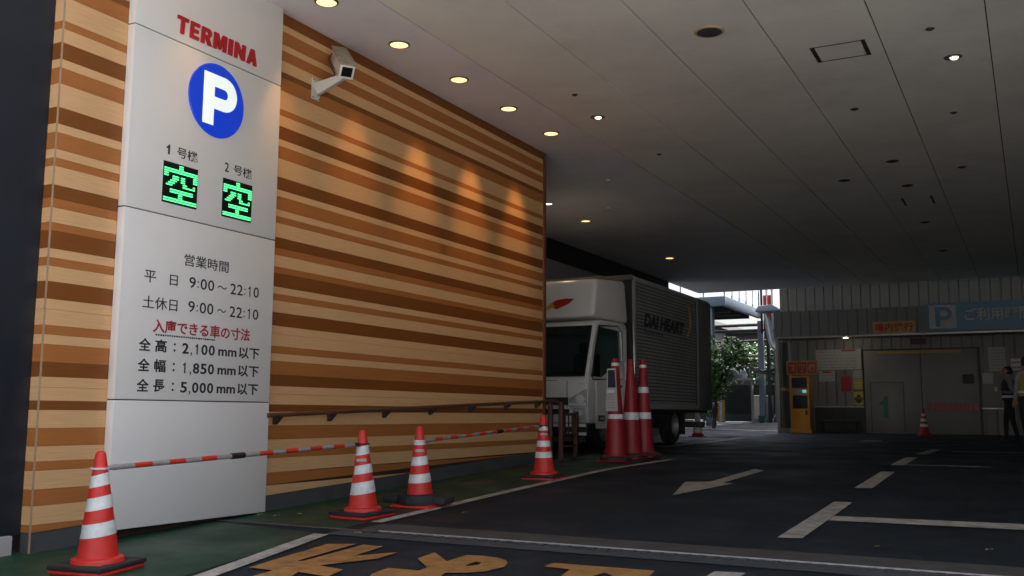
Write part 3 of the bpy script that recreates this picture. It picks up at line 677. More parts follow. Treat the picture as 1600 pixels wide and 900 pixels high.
# ------------------------------------------------------------------ traffic cones
def cone_prof(z, h=.7, zb=.035, rb=.125, rt=.028): return rb+(rt-rb)*((z-zb)/(h-zb))
def traffic_cone(name, label, loc, rz, bands, lab_z=None, h=.7, group='red and white cones along the walkway', weight='square', m='cone', rb=.125, rt=.028, base=.19):
    x, y, z = loc
    t = thing(name, label, 'traffic cone', (0, 0, 0), group)
    mb = MB()
    pr = [(rb*1.22, .028), (rb*1.22, .068), (rb*1.16, .078), (rb*1.02, .082)] + [(cone_prof(q, h, .035, rb, rt), q) for q in (.085, h*.3, h*.6, h-.02)] + [(rt*.9, h-.006), (rt*.6, h), (0, h)]
    mb.lathe(pr, n=28); mb.build('cone_body', M[m], t, smooth=True)
    MB().box(-base, base, -base, base, .0, .026).build('base_plate', M[m], t, bevel=.012)
    if weight == 'square':
        mb = MB(); s = base*1.03
        for (a, b, c, d) in ((-s, s, -s, -rb*1.0), (-s, s, rb*1.0, s), (-s, -rb*1.0, -rb*1.0, rb*1.0), (rb*1.0, s, -rb*1.0, rb*1.0)): mb.box(a, b, c, d, .027, .055)
        mb.build('rubber_weight', M['rubber'], t, bevel=.008)
    elif weight == 'ring':
        MB().lathe([(rb*1.0, .03), (rb*1.55, .03), (rb*1.6, .06), (rb*1.5, .105), (rb*1.1, .115), (rb*.98, .1)], n=24).build('rubber_weight', M['rubber'], t, smooth=True)
    for bnd in bands:
        z0, z1, tl = bnd[:3]
        a0, a1 = bnd[3:] if len(bnd) > 3 else (0, 2*math.pi)
        MB().lathe([(cone_prof(q, h, .035, rb, rt)+.0018, q) for q in (z0, (z0+z1)/2, z1)], n=28, tilt=tl, a0=a0, a1=a1).build('reflective_band', M['band'], t, smooth=True)
    if lab_z:
        MB().lathe([(cone_prof(q, h, .035, rb, rt)+.0025, q) for q in (lab_z, lab_z+.022)], n=8, a0=R(-100), a1=R(-20)).build('label_strip', M['paper'], t, smooth=True)
    t.location = (x, y, z); t.rotation_euler = (R(-1.2)*0, 0, rz)
    return t
def slope_tilt(o): o.rotation_euler[0] = math.atan(.0392)
c1 = traffic_cone('traffic_cone', 'nearest bright red cone with three slanted white bands by the sign', (-4.968, 4.152, gz(4.152)+.004), R(8), [(.205, .285, .012), (.36, .435, .012), (.495, .565, .012)])
c2 = traffic_cone('traffic_cone', 'cone with slanted, partly torn bands at the far end of the long bar', (-4.881, 6.651, gz(6.651)+.004), R(-6), [(.19, .285, .012), (.35, .42, .01, R(-110), R(80)), (.50, .57, .01)], .45)
c3 = traffic_cone('traffic_cone', 'cone with a round black rubber ring weight, second along the wall', (-4.82, 7.399, gz(7.399)+.004), R(4), [(.21, .285, .006), (.36, .435, .006), (.535, .575, 0)], .475, weight='ring')
c4 = traffic_cone('traffic_cone', 'cone with level bands at the far corner of the striped wall', (-4.837, 9.914, gz(9.914)+.004), R(2), [(.235, .30, 0), (.355, .42, 0), (.53, .59, 0)], .48)
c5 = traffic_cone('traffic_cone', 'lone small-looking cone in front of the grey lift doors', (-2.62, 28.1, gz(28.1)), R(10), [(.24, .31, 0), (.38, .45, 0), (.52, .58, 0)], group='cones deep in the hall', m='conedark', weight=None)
MB()
t = c3   # two extra sand weights beside the ring-weighted cone
mb = MB().box(-.33, -.17, -.1, .1, .028, .1); mb.build('rubber_weight', M['rubber'], c3, bevel=.02)
mb = MB().box(.16, .29, -.09, .11, .028, .09); mb.build('rubber_weight', M['rubber'], c3, bevel=.02)
for c in (c1, c2, c3, c4): slope_tilt(c)
def cone_bar(label, A, B, nseg, jt):
    A, B = Vector(A), Vector(B); L_ = (B-A).length; d = (B-A)/L_
    t = thing('cone_bar', label, 'barrier bar', (A.x, A.y, A.z), 'striped bars between cones')
    a0, a1 = .11, L_-.11
    for i in range(nseg):
        s0 = a0+(a1-a0)*i/nseg; s1 = a0+(a1-a0)*(i+1)/nseg
        MB().tube([A+d*s0, A+d*(s1-.0005)], .0165, 10).build('bar_segment', M['barred'] if i % 2 else M['bargrey'], t, smooth=True)
    s = a0+(a1-a0)*jt
    MB().tube([A+d*(s-.06), A+d*(s+.06)], .021, 10).build('joint_sleeve', M['barblack'], t, smooth=True)
    for c, sg_ in ((A, 1), (B, -1)):
        ring = [(c.x+.05*math.cos(2*math.pi*k/16), c.y+.05*math.sin(2*math.pi*k/16), c.z) for k in range(17)]
        MB().tube(ring, .007, 6, caps=False).build('hoop', M['bollw'] if sg_ == 1 and c is A else M['barblack'], t, smooth=True)
        e = c+d*sg_*.05
        MB().tube([e, c+d*sg_*.115], [.012, .019], 8).build('end_fitting', M['barblack'] if c is B else M['bargrey'], t, smooth=True)
cone_bar('long red and grey striped bar in front of the white sign panel', (-4.968, 4.152-.024, gz(4.152)+.60), (-4.881, 6.651-.024, gz(6.651)+.59), 17, .44)
cone_bar('shorter striped bar between the two far cones along the wall', (-4.82, 7.375, gz(7.4)+.565), (-4.837, 9.89, gz(9.914)+.585), 17, .60)
# tall slim cones
def tall_cone(label, x, y, bands, board=False, h=1.36):
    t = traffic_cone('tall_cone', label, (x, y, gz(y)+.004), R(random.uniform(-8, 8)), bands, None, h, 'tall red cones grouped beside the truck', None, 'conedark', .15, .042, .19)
    MB().lathe([(.15, .027), (.215, .03), (.215, .06), (.16, .075)], n=20).build('rubber_weight', M['rubber'], t, smooth=True)
    if board:
        mb = MB(); 
        pts = [(-.075, .66), (.095, .66), (.07, 1.22), (-.055, 1.22)]
        b = mb.prism(pts, 'y', -.135, -.128).build('notice_board', M['paper'], t)
        MB().prism([(-.045, .97), (.07, .97), (.055, 1.2), (-.04, 1.2)], 'y', -.1375, -.1355).build('picture', M['tnavy'], b)
        mb = MB()
        for i in range(6):
            mb.box(-.055, .06-.01*(i % 3), -.1375, -.1355, .70+i*.035, .712+i*.035)
        mb.build('notice_print', M['ink'], b)['kind'] = 'stuff'
        b2 = MB().box(-.05, .05, -.139, -.1355, .90, .94).build('silver_strip', M['band'], b)
    return t
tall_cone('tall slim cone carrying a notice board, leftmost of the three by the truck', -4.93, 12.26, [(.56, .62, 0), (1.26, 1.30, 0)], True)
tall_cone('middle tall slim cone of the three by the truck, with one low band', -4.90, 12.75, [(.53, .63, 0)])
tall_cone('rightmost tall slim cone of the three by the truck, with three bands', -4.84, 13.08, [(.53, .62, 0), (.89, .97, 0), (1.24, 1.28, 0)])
t = thing('marker_pole', 'thin green and white striped pole behind the tall cones', 'pole', (-5.1, 13.35, gz(13.35)))
for i in range(16): MB().tube([(-5.1, 13.35, .02+i*.07), (-5.1, 13.35, .02+(i+1)*.07-.001)], .022, 8).build('pole_segment', M['sgreen'] if i % 2 else M['bollw'], t, smooth=True)
MB().lathe([(.0, .03), (.1, .03), (.12, 0)], (-5.1, 13.35, gz(13.35)), 16).build('base', M['rubber'], t)

# ------------------------------------------------------------------ truck
tk = thing('delivery_truck', 'white cab box truck with ribbed aluminium side parked behind the cones', 'truck', (-7.1, 17, 0))
SX = -6.06            # near side of the cab
FX = -8.0
# cab shell profile (y,z)
prof = [(14.0, .42), (13.93, .62), (13.93, 1.0), (13.99, 1.16), (14.30, 1.93), (14.42, 2.03), (15.55, 2.06), (15.62, 1.95), (15.62, .42)]
n = len(prof)
mb = MB()
xs = [(FX, .04), (FX+.06, 0), (SX-.06, 0), (SX, .04)]
# lower body to the belt, pillars and roof as a framed shell
mb.prism([(14.0, .42), (13.93, .62), (13.93, 1.0), (13.985, 1.15), (15.62, 1.15), (15.62, .42), (15.2, .42), (15.1, .62), (14.4, .62), (14.32, .42)], 'x', FX, SX)
mb.build('cab_body', M['tw'], tk, bevel=.035, seg=3)
MB().prism([(14.31, 1.95), (14.36, 2.02), (14.5, 2.06), (15.55, 2.08), (15.62, 2.0), (15.62, 1.93)], 'x', FX, SX).build('cab_roof', M['tw'], tk, bevel=.03, seg=3)
for x in (SX, FX):
    s = 1 if x == SX else -1
    a, b = (x-.07, x-.004) if s == 1 else (x+.004, x+.07)
    MB().prism([(13.965, 1.13), (14.09, 1.13), (14.40, 1.965), (14.29, 1.965)], 'x', a, b).build('front_pillar', M['tw'], tk, bevel=.012)
    MB().prism([(15.44, 1.13), (15.62, 1.13), (15.62, 1.98), (15.34, 1.98)], 'x', a, b).build('rear_pillar', M['tw'], tk, bevel=.012)
MB().box(FX+.03, SX-.03, 15.585, 15.615, 1.12, 1.97).build('cab_back', M['cabgrey'], tk)
MB().hexa([(FX+.07, 13.985, 1.145), (SX-.055, 13.985, 1.145), (SX-.055, 13.999, 1.145), (FX+.07, 13.999, 1.145), (FX+.07, 14.305, 1.96), (SX-.06, 14.305, 1.96), (SX-.06, 14.32, 1.96), (FX+.07, 14.32, 1.96)]).build('windscreen', M['glass'], tk)
# black windscreen edge
fr = MB()
def wsp(x, t_): return (x, 13.978+.32*t_-.006, 1.145+.815*t_)
for (xa, xb, ta, tb) in ((FX+.06, SX-.05, .0, .045), (FX+.06, SX-.05, .955, 1.0), (SX-.085, SX-.05, 0, 1), (FX+.06, FX+.095, 0, 1)):
    p0, p1, p2, p3 = wsp(xa, ta), wsp(xb, ta), wsp(xb, tb), wsp(xa, tb)
    fr.add([p0, p1, p2, p3], [(0, 1, 2, 3)])
fr.build('windscreen_seal', M['tblk'], tk)
# door panel with window
dr = MB().prism([(14.26, .62), (14.26, 1.08), (15.45, 1.14), (15.50, .9), (15.42, .62), (15.05, .34), (14.26, .34)], 'x', SX-.01, SX+.012).build('door', M['tw'], tk, bevel=.008)
MB().prism([(14.14, 1.10), (14.42, 1.955), (15.2, 2.0), (15.36, 1.93), (15.42, 1.45), (15.40, 1.15)], 'x', SX-.03, SX-.02).build('window', M['glass'], dr)
mb = MB()
wp = [(14.13, 1.10), (14.42, 1.965), (15.2, 2.01), (15.38, 1.93), (15.43, 1.45), (15.40, 1.14)]
mb.tube([(SX-.008, a, b) for a, b in wp+[wp[0]]], .014, 6); mb.build('window_seal', M['tblk'], dr)
# lower door glass edge slopes to the front: body coloured filler at the rear of the belt
MB().prism([(14.52, 1.135), (15.43, 1.46), (15.43, 1.12), (14.52, 1.12)], 'x', SX-.035, SX+.004).build('belt_panel', M['tw'], dr, bevel=.004)
MB().box(SX+.012, SX+.035, 15.12, 15.3, 1.0, 1.04).build('handle', M['tblk'], dr, bevel=.006)
MB().box(SX+.012, SX+.03, 14.32, 14.56, .45, .545).build('side_marker', M['tblk'], dr, bevel=.006)
MB().box(SX+.028, SX+.034, 14.36, 14.52, .475, .52).build('marker_lens', M['lens'], dr)
# front details
fp = MB()
MB().box(FX+.3, SX-.32, 13.915, 13.93, .7, .82).build('grille', M['tblk'], tk, bevel=.004)
MB().box(FX+.25, SX-.3, 13.912, 13.93, .56, .64).build('grille', M['tblk'], tk, bevel=.004)
for s in (1, -1):
    cx = (SX+FX)/2; f_ = lambda x: x if s == 1 else 2*cx-x
    hl = MB().prism([(f_(-6.36), .80), (f_(-6.07), .945), (f_(-6.07), .665), (f_(-6.36), .665)], 'y', 13.895, 13.935).build('headlight', M['lens'], tk, bevel=.008)
    MB().lathe([(0, -.006), (.05, -.006), (.075, .0), (.08, .02)], (f_(-6.17), 13.893, .79), 16, 'y').build('reflector', M['reflw'], hl, smooth=True)
    MB().box(min(f_(-6.36), f_(-6.07)), max(f_(-6.36), f_(-6.07)), 13.89, 13.90, .69, .735).build('lamp_strip', M['reflw'], hl)
    fog = MB().prism([(f_(-6.30), .655), (f_(-6.075), .655), (f_(-6.075), .48), (f_(-6.25), .48)], 'y', 13.895, 13.93).build('fog_lamp', M['lens'], tk, bevel=.008)
    MB().lathe([(0, -.01), (.035, -.01), (.05, .01)], (f_(-6.17), 13.895, .57), 14, 'y').build('reflector', M['reflw'], fog, smooth=True)
    MB().box(min(f_(-6.2), f_(-6.06)), max(f_(-6.2), f_(-6.06)), 13.89, 13.93, 1.03, 1.12).build('corner_panel', M['tw'], tk, bevel=.015)
bp = MB().box(FX-.02, SX+.03, 13.84, 14.05, .22, .43).build('bumper', M['tblk'], tk, bevel=.03, seg=3)
MB().box(FX, SX+.015, 13.83, 13.86, .37, .42).build('bumper_trim', M['reflw'], bp, bevel=.006)
MB().box(SX-.3, SX+.02, 13.828, 13.86, .24, .29).build('bumper_trim', M['reflw'], bp, bevel=.006)
MB().tube([(-7.2, 13.94, 1.175), (-6.9, 13.955, 1.19), (-6.55, 13.95, 1.175), (-6.15, 13.95, 1.165)], .012, 6).build('wiper', M['tblk'], tk, smooth=True)
# seats and interior
for x in (-7.55, -6.55):
    st = MB().box(x-.22, x+.22, 14.95, 15.12, 1.0, 1.55).build('seat', M['seat'], tk, bevel=.05, seg=3)
    MB().box(x-.12, x+.12, 14.97, 15.08, 1.57, 1.74).build('headrest', M['seat'], st, bevel=.04, seg=3)
MB().box(FX+.08, SX-.08, 14.08, 14.3, 1.08, 1.2).build('dashboard', M['tblk'], tk, bevel=.03)
MB().box(-7.0, -6.78, 14.25, 14.29, 1.8, 1.87).build('rear_mirror', M['tblk'], tk, bevel=.01)
# wind deflector
mb = MB()
mb.hexa([(FX+.03, 14.25, 2.10), (SX-.03, 14.25, 2.10), (SX-.0, 15.70, 2.09), (FX+.0, 15.70, 2.09), (FX+.10, 14.55, 2.74), (SX-.10, 14.55, 2.74), (SX-.05, 15.70, 2.83), (FX+.05, 15.70, 2.83)])
df = mb.build('wind_deflector', M['tw'], tk, bevel=.07, seg=4)
leaf = [(-7.1, 2.16), (-6.95, 2.3), (-6.8, 2.40), (-6.62, 2.42), (-6.48, 2.41), (-6.56, 2.33), (-6.75, 2.24)]
def dfy(z): return 14.25+(z-2.10)*.30/.64 - .006
mb = MB(); mb.add([(x, dfy(z), z) for x, z in leaf[2:]+[leaf[1]]], [tuple(range(6))]); mb.build('logo_leaf', M['tred'], df)
mb = MB(); mb.add([(x, dfy(z)-.003, z) for x, z in [leaf[0], leaf[1], (-6.86, 2.37), (-6.8, 2.28)]], [(0, 1, 2, 3)]); mb.build('logo_leaf', M['tyel'], df)
# cargo box
BX0, BX1, BY0, BY1, BZ0, BZ1 = -8.1, -6.0, 15.78, 20.2, .66, 2.93
MB().box(BX0, BX1-.02, BY0, BY1, BZ0, BZ1).build('cargo_box', M['tdoor'], tk)  # darker than the ribs: shade in the gaps is put into the colour
cs = MB()
nr = 34; zz0, zz1 = BZ0+.1, BZ1-.09; st_ = (zz1-zz0)/nr
bx = MB().box(BX1-.02, BX1+.002, BY0+.05, BY1, BZ0, BZ0+.095).build('side_rail', M['talu'], tk, bevel=.004)
MB().box(BX1-.02, BX1+.002, BY0+.05, BY1, BZ1-.085, BZ1).build('side_rail', M['talu'], tk, bevel=.004)
for i in range(nr):
    z = zz0+i*st_
    MB().prism([(BX1-.0205, z), (BX1+.004, z+.003), (BX1+.004, z+st_*.55), (BX1-.0205, z+st_*.66)], 'y', BY0+.06, 19.28).build('side_rib', M['talu'], tk)
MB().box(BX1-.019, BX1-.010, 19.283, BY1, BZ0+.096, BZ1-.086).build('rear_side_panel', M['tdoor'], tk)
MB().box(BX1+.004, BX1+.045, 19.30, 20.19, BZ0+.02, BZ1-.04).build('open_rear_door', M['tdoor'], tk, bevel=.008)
MB().lathe([(0, BZ0-.02), (.042, BZ0-.02), (.042, BZ1-.03), (.02, BZ1), (0, BZ1)], (BX1-.005, BY0+.02, 0), 16).build('corner_post', M['tpost'], tk, smooth=True)
MB().box(BX0-.01, BX1+.006, BY0-.035, BY0-.002, BZ1-.07, BZ1+.02).build('front_cap', M['capbrown'], tk, bevel=.01)
MB().box(BX0, BX1-.03, BY0-.03, BY0-.004, .8, BZ1-.075).build('front_wall', M['tblk'], tk)
mb = MB(); text_into(mb, 'DAI HEART', 16.28, 18.55, 2.10, 2.34, 'x+', BX1+.001, BX1+.006, .05, .25); mb.build('lettering', M['print'], tk)
mb = MB(); text_into(mb, 'Logistics', 16.28, 17.3, 1.97, 2.06, 'x+', BX1+.001, BX1+.006, .02, .25); mb.build('lettering', M['tnavy'], tk)
cr = [(18.78+.30*math.cos(t)*1.0-.10, 2.42-.34*math.sin(t)) for t in [R(-60+150*i/14) for i in range(15)]]
ci = [(18.70+.27*math.cos(t)-.10, 2.43-.33*math.sin(t)) for t in [R(90-150*i/14) for i in range(15)]]
mb = MB().prism([(a, b) for a, b in cr+ci], 'x', BX1+.001, BX1+.006); mb.build('logo_crescent', M['tyel'], tk)
MB().prism([(14.255, .345), (14.262, .345), (14.262, 1.10), (14.255, 1.10)], 'x', SX+.0122, SX+.0135).build('door_seam', M['tblk'], dr)
MB().box(FX+.35, SX-.5, 13.925, 13.931, 1.075, 1.083).build('panel_seam', M['tblk'], tk)
MB().box(-6.405, -6.397, 13.924, 13.931, .66, 1.08).build('panel_seam', M['tblk'], tk)
# chassis and wheels
MB().box(-7.5, -6.55, 14.3, 20.0, .42, .62).build('chassis', M['tblk'], tk)
MB().box(BX0+.02, BX1-.03, 15.9, 20.1, .60, .658).build('subframe', M['tblk'], tk)
MB().box(BX1-.12, BX1-.08, 16.2, 17.6, .32, .58).build('side_guard', M['tblk'], tk, bevel=.01)
MB().box(-8.0, -6.1, 20.0, 20.12, .30, .42).build('rear_bumper', M['tblk'], tk, bevel=.01)
def wheel(x, y, s, r=.36, w_=.21):
    wl_ = MB().lathe([(r*.62, -w_/2), (r*.92, -w_/2), (r, -w_*.36), (r, w_*.36), (r*.92, w_/2), (r*.62, w_/2)], (x, y, r+.005), 28, 'x').build('wheel', M['tyre'], tk, smooth=True)
    MB().lathe([(0, s*.03), (.07, s*.03), (.09, s*.01), (r*.45, -s*.0), (r*.58, s*.07), (r*.62, s*.09)], (x+s*.015, y, r+.005), 28, 'x').build('rim', M['rim'], wl_, smooth=True)
for x, s in ((-6.24, 1), (-7.84, -1)):
    wheel(x, 14.75, s); wheel(x, 18.3, s)
MB().box(-6.36, -6.1, 17.85, 18.75, .86-.11, .86-.10).build('mudguard', M['tblk'], tk)
MB().box(-6.36, -6.1, 18.80, 18.82, .18, .74).build('mud_flap', M['tblk'], tk)

# ------------------------------------------------------------------ lift building at the back
YB_ = 30.0
lb = thing('lift_building', 'grey ribbed metal parking lift building across the back of the hall', 'building', (-3, YB_, .06))
MB().box(-6.70, 14.0, YB_+.03, YB_+22, -.1, 15).build('wall', M['siding'], lb)  # unseen height and depth shaped so its shadow covers the yard
pw = .262; x = -6.7; 
pm = None
while x < 2.6:
    def panel(z0, z1):
        o = MB().prism([(x+.006, YB_+.03), (x+.02, YB_+.002), (x+pw-.02, YB_+.002), (x+pw-.006, YB_+.03)], 'z', z0, z1).build('siding_panel', M['siding'], lb)
    panel(2.86, 5.2)
    if x < -4.5 or x > -1.3: panel(.62 if x < -4.5 else 0.07, 2.80)
    else: panel(2.47, 2.80)
    x += pw
MB().box(-5.75, -4.36, YB_-.04, YB_+.0, .06, .80).build('plinth_wall', M['concrete_dark'], lb)
MB().box(-5.75, -4.36, YB_-.06, YB_-.0, .803, .835).build('ledge', M['alu'], lb)
# canopy
cp = MB().box(-6.66, 7, 28.96, YB_+.0, 2.80, 3.56).build('canopy', M['canopy'], lb)
x = -6.66
while x < -2.6:
    MB().prism([(x+.006, 28.958), (x+.016, 28.942), (x+pw-.016, 28.942), (x+pw-.006, 28.958)], 'z', 2.83, 3.555).build('fascia_panel', M['canopy'], cp); x += pw
MB().box(-6.68, 7, 28.925, 28.957, 2.775, 2.82).build('gutter_edge', M['alu'], cp)
# doors
for (a, b) in ((-4.33, -2.815), (-2.795, -1.35)):
    MB().box(a, b, YB_-.03, YB_+.02, .065, 2.43).build('door_leaf', M['door'], lb, bevel=.008)
MB().box(-4.40, -1.28, YB_+.002, YB_+.028, .06, 2.47).build('door_recess', M['tblk'], lb)
ht = MB().box(-4.155, -3.30, YB_-.046, YB_-.032, .13, 1.505).build('hatch_door', M['door'], lb, bevel=.004)
mb = MB()
for (a, b, c, d) in ((-4.175, -4.16, .11, 1.525), (-3.295, -3.28, .11, 1.525), (-4.16, -3.295, 1.51, 1.525)): mb.box(a, b, YB_-.048, YB_-.031, c, d)
mb.build('hatch_frame', M['tblk'], ht)
glyph('1', -3.95, -3.67, .50, 1.12, 'y-', YB_-.047, YB_-.050, M['sgreen'], ht, 0, 'number')
u = -2.71
for ch, wd in zip('TERMINA', ws):
    du = 1.34*wd/tot; glyph(ch, u, u+du, .70, .925, 'y-', YB_-.031, YB_-.036, M['pink'], lb, .2); u += du+1.34*.2/tot
MB().box(-3.95, -1.75, YB_-.10, YB_-.05, 2.33, 2.40).build('height_bar', M['yellow'], lb)
MB().box(-1.73, -1.465, YB_-.045, YB_-.031, 1.46, 1.72).build('door_window', M['screen'], lb, bevel=.004)
MB().box(-3.04, -2.65, YB_-.09, YB_-.0, 2.58, 2.74).build('status_display', M['dullred'], lb, bevel=.01)
t = thing('canopy_lamp', 'small lit lamp under the canopy edge of the lift building', 'lamp', (-4.675, 29.15, 2.775))
MB().box(-4.76, -4.59, 29.08, 29.22, 2.765, 2.798).build('housing', M['alu'], t, bevel=.005)
MB().box(-4.74, -4.61, 29.09, 29.21, 2.750, 2.764).build('lamp', M['lampw'], t)
ld = bpy.data.lights.new('canopy_lamp_light', 'POINT'); ld.energy = .5; ld.color = (1, .85, .6); ld.shadow_soft_size = .05
lo = bpy.data.objects.new('canopy_lamp_light', ld); col.objects.link(lo); lo.parent = t; lo.location = (0, 0, -.08)
# signs
t = thing('parking_sign', 'long blue sign board with a P and white writing above the lift doors', 'sign', (-1, 28.93, 3.2))
MB().box(-2.50, 4.5, 28.89, 28.955, 2.86, 3.61).build('board', M['bsign'], t)
MB().box(-2.43, -1.76, 28.882, 28.889, 2.92, 3.55).build('pale_square', M['psign'], t)
o_, h_ = pglyph(-2.28, -1.86, 2.97, 3.50, .12)
fill_plane(o_, h_, 'y-', 28.8815, 28.878, 'letter', M['bsign'], t)
mb = MB(); text_into(mb, 'ご利用時間', -1.55, .05, 3.10, 3.45, 'y-', 28.8885, 28.885, .02); mb.build('lettering', M['psign'], t)
t = thing('slow_sign', 'small yellow sign with red characters under the canopy fascia', 'sign', (-3.35, 28.93, 2.99))
MB().box(-3.90, -2.80, 28.905, 28.94, 2.84, 3.16).build('board', M['yellow'], t)
mb = MB(); text_into(mb, '場内徐行', -3.86, -2.84, 2.88, 3.12, 'y-', 28.904, 28.900, .03); mb.build('lettering', M['redprint'], t)
# payment kiosk
t = thing('payment_machine', 'orange payment machine with dark screens at the corner of the lift building', 'machine', (-6.02, 29.6, .06))
kz = gz(29.5)
MB().box(-6.32, -5.78, 29.35, 29.85, kz, 1.69).build('cabinet', M['orange'], t, bevel=.015)
MB().box(-6.27, -5.83, 29.335, 29.349, 1.36, 1.66).build('screen', M['screen'], t, bevel=.004)
MB().box(-6.25, -5.83, 29.335, 29.349, .76, 1.14).build('screen', M['screen'], t, bevel=.004)
MB().box(-6.25, -6.0, 29.338, 29.349, 1.18, 1.33).build('button_panel', M['bargrey'], t)
MB().box(-5.97, -5.86, 29.333, 29.349, 1.22, 1.30).build('display', M['cyan'], t)
MB().box(-5.90, -5.84, 29.325, 29.349, .58, .72).build('coin_slot', M['tblk'], t)
MB().box(-6.35, -5.75, 29.33, 29.87, kz, kz+.10).build('foot', M['orange'], t, bevel=.01)
t = thing('payment_sign', 'yellow sign board with three red characters above the payment machine', 'sign', (-5.98, 29.5, 1.9))
MB().box(-6.42, -5.54, 29.42, 29.47, 1.74, 2.15).build('board', M['yellow'], t, bevel=.005)
for i in range(3):
    a = -6.39+i*.285
    MB().box(a, a+.255, 29.412, 29.419, 1.78, 2.11).build('character_tile', M['paperred'], t)
    mb = MB(); text_into(mb, '精算機'[i], a+.03, a+.225, 1.83, 2.06, 'y-', 29.4115, 29.408, .02); mb.build('lettering', M['yellow'], t)
# posters
def poster(name, x0, x1, z0, z1, m, label, lines=4, ink='ink', y=YB_-.012, extra=None):
    t = thing(name, label, 'poster', ((x0+x1)/2, y, z0))
    s = MB().box(x0, x1, y, y+.01, z0, z1).build('sheet', M[m], t)
    mb = MB()
    hh = (z1-z0)/(lines*2+1)
    for i in range(lines):
        zb = z0+hh*(1+2*i); xx = x0+.06*(x1-x0)
        while xx < x1-.12*(x1-x0):
            d = random.uniform(.05, .16)*(x1-x0); mb.box(xx, min(xx+d, x1-.05*(x1-x0)), y-.002, y-.0005, zb, zb+hh*.7); xx += d+.03*(x1-x0)
    mb.build('print', M[ink], t)['kind'] = 'stuff'
    if extra: extra(t, y)
    return t
def redbar(x0, x1, z0, z1, m='paperred'):
    return lambda t, y: MB().box(x0, x1, y-.004, y-.0022, z0, z1).build('heading', M[m], t)
poster('poster', -5.68, -4.40, 1.90, 2.49, 'paper', 'wide pale notice with a red heading left of the lift doors', 6, extra=redbar(-4.95, -4.55, 2.43, 2.48))
poster('poster', -5.60, -5.15, 1.56, 1.86, 'paper', 'small pale notice with a red heading under the wide notice', 4, extra=redbar(-5.5, -5.25, 1.81, 1.85))
poster('poster', -4.985, -4.71, 1.26, 1.705, 'paperred', 'red poster left of the lift doors', 5, 'redprint')
poster('poster', -4.64, -4.385, 1.33, 1.62, 'paperyel', 'yellow notice beside the lift door edge', 3)
poster('poster', -4.64, -4.385, 1.64, 1.87, 'paper', 'small white sheet above the yellow notice', 3)
def bee(t, y):
    MB().lathe([(0, -.002), (.045, -.002), (.045, .001)], (-4.51, y-.004, 1.13), 14, 'y').build('symbol', M['print'], t)
    MB().prism([(-4.63, .93), (-4.56, 1.04), (-4.46, 1.04), (-4.39, .93), (-4.45, .96), (-4.51, .90), (-4.57, .96)], 'y', y-.006, y-.003).build('symbol', M['print'], t)
poster('poster', -4.645, -4.38, .885, 1.255, 'paperyel', 'yellow warning notice with a black symbol beside the lift doors', 1, 'print', extra=bee)
poster('poster', -1.08, -.65, 2.05, 2.45, 'paper', 'upper pale notice right of the lift doors', 4)
poster('poster', -1.07, -.63, 1.79, 2.04, 'paper', 'lower cream notice right of the lift doors', 2)
poster('poster', -.53, -.22, 1.80, 2.13, 'boxw', 'small white poster with a red mark behind the people', 2, 'redprint')
t = thing('notice_box', 'grey control box with papers right of the lift doors', 'control box', (-1.1, YB_, .8))
MB().box(-1.27, -.7, YB_-.10, YB_-.002, .80, 1.78).build('cabinet', M['siding'], t, bevel=.01)
MB().box(-1.24, -.98, YB_-.108, YB_-.101, 1.45, 1.74).build('paper_sheet', M['paper'], t)
MB().box(-1.3, -.66, YB_-.14, YB_-.002, .76, .795).build('shelf', M['alu'], t)
t = thing('pipe_bench', 'low dark bench under the notices by the payment machine', 'bench', (-5.0, 29.7, .06))
MB().box(-5.62, -4.46, 29.6, 29.9, .40, .44).build('seat', M['concrete_dark'], t, bevel=.01)
for x in (-5.5, -4.58): MB().box(x-.02, x+.02, 29.63, 29.87, gz(29.7), .399).build('leg', M['tblk'], t)
# aluminium screen at the corner
t = thing('aluminium_screen', 'pale aluminium framed screen at the left corner of the lift building', 'screen', (-6.7, 29.6, .06))
for (x, y) in ((-6.60, 29.05), (-6.42, 29.9), (-6.72, 29.9)): MB().box(x-.04, x+.04, y-.04, y+.04, gz(y), 2.77).build('post', M['alu'], t, bevel=.005)
MB().box(-6.62, -6.40, 29.1, 29.86, 1.28, 1.36).build('mid_rail', M['bolly'], t)
MB().hexa([(-6.60, 29.1, .2), (-6.57, 29.1, .2), (-6.42, 29.86, .2), (-6.45, 29.86, .2), (-6.60, 29.1, 2.7), (-6.57, 29.1, 2.7), (-6.42, 29.86, 2.7), (-6.45, 29.86, 2.7)]).build('pane', M['glass'], t)

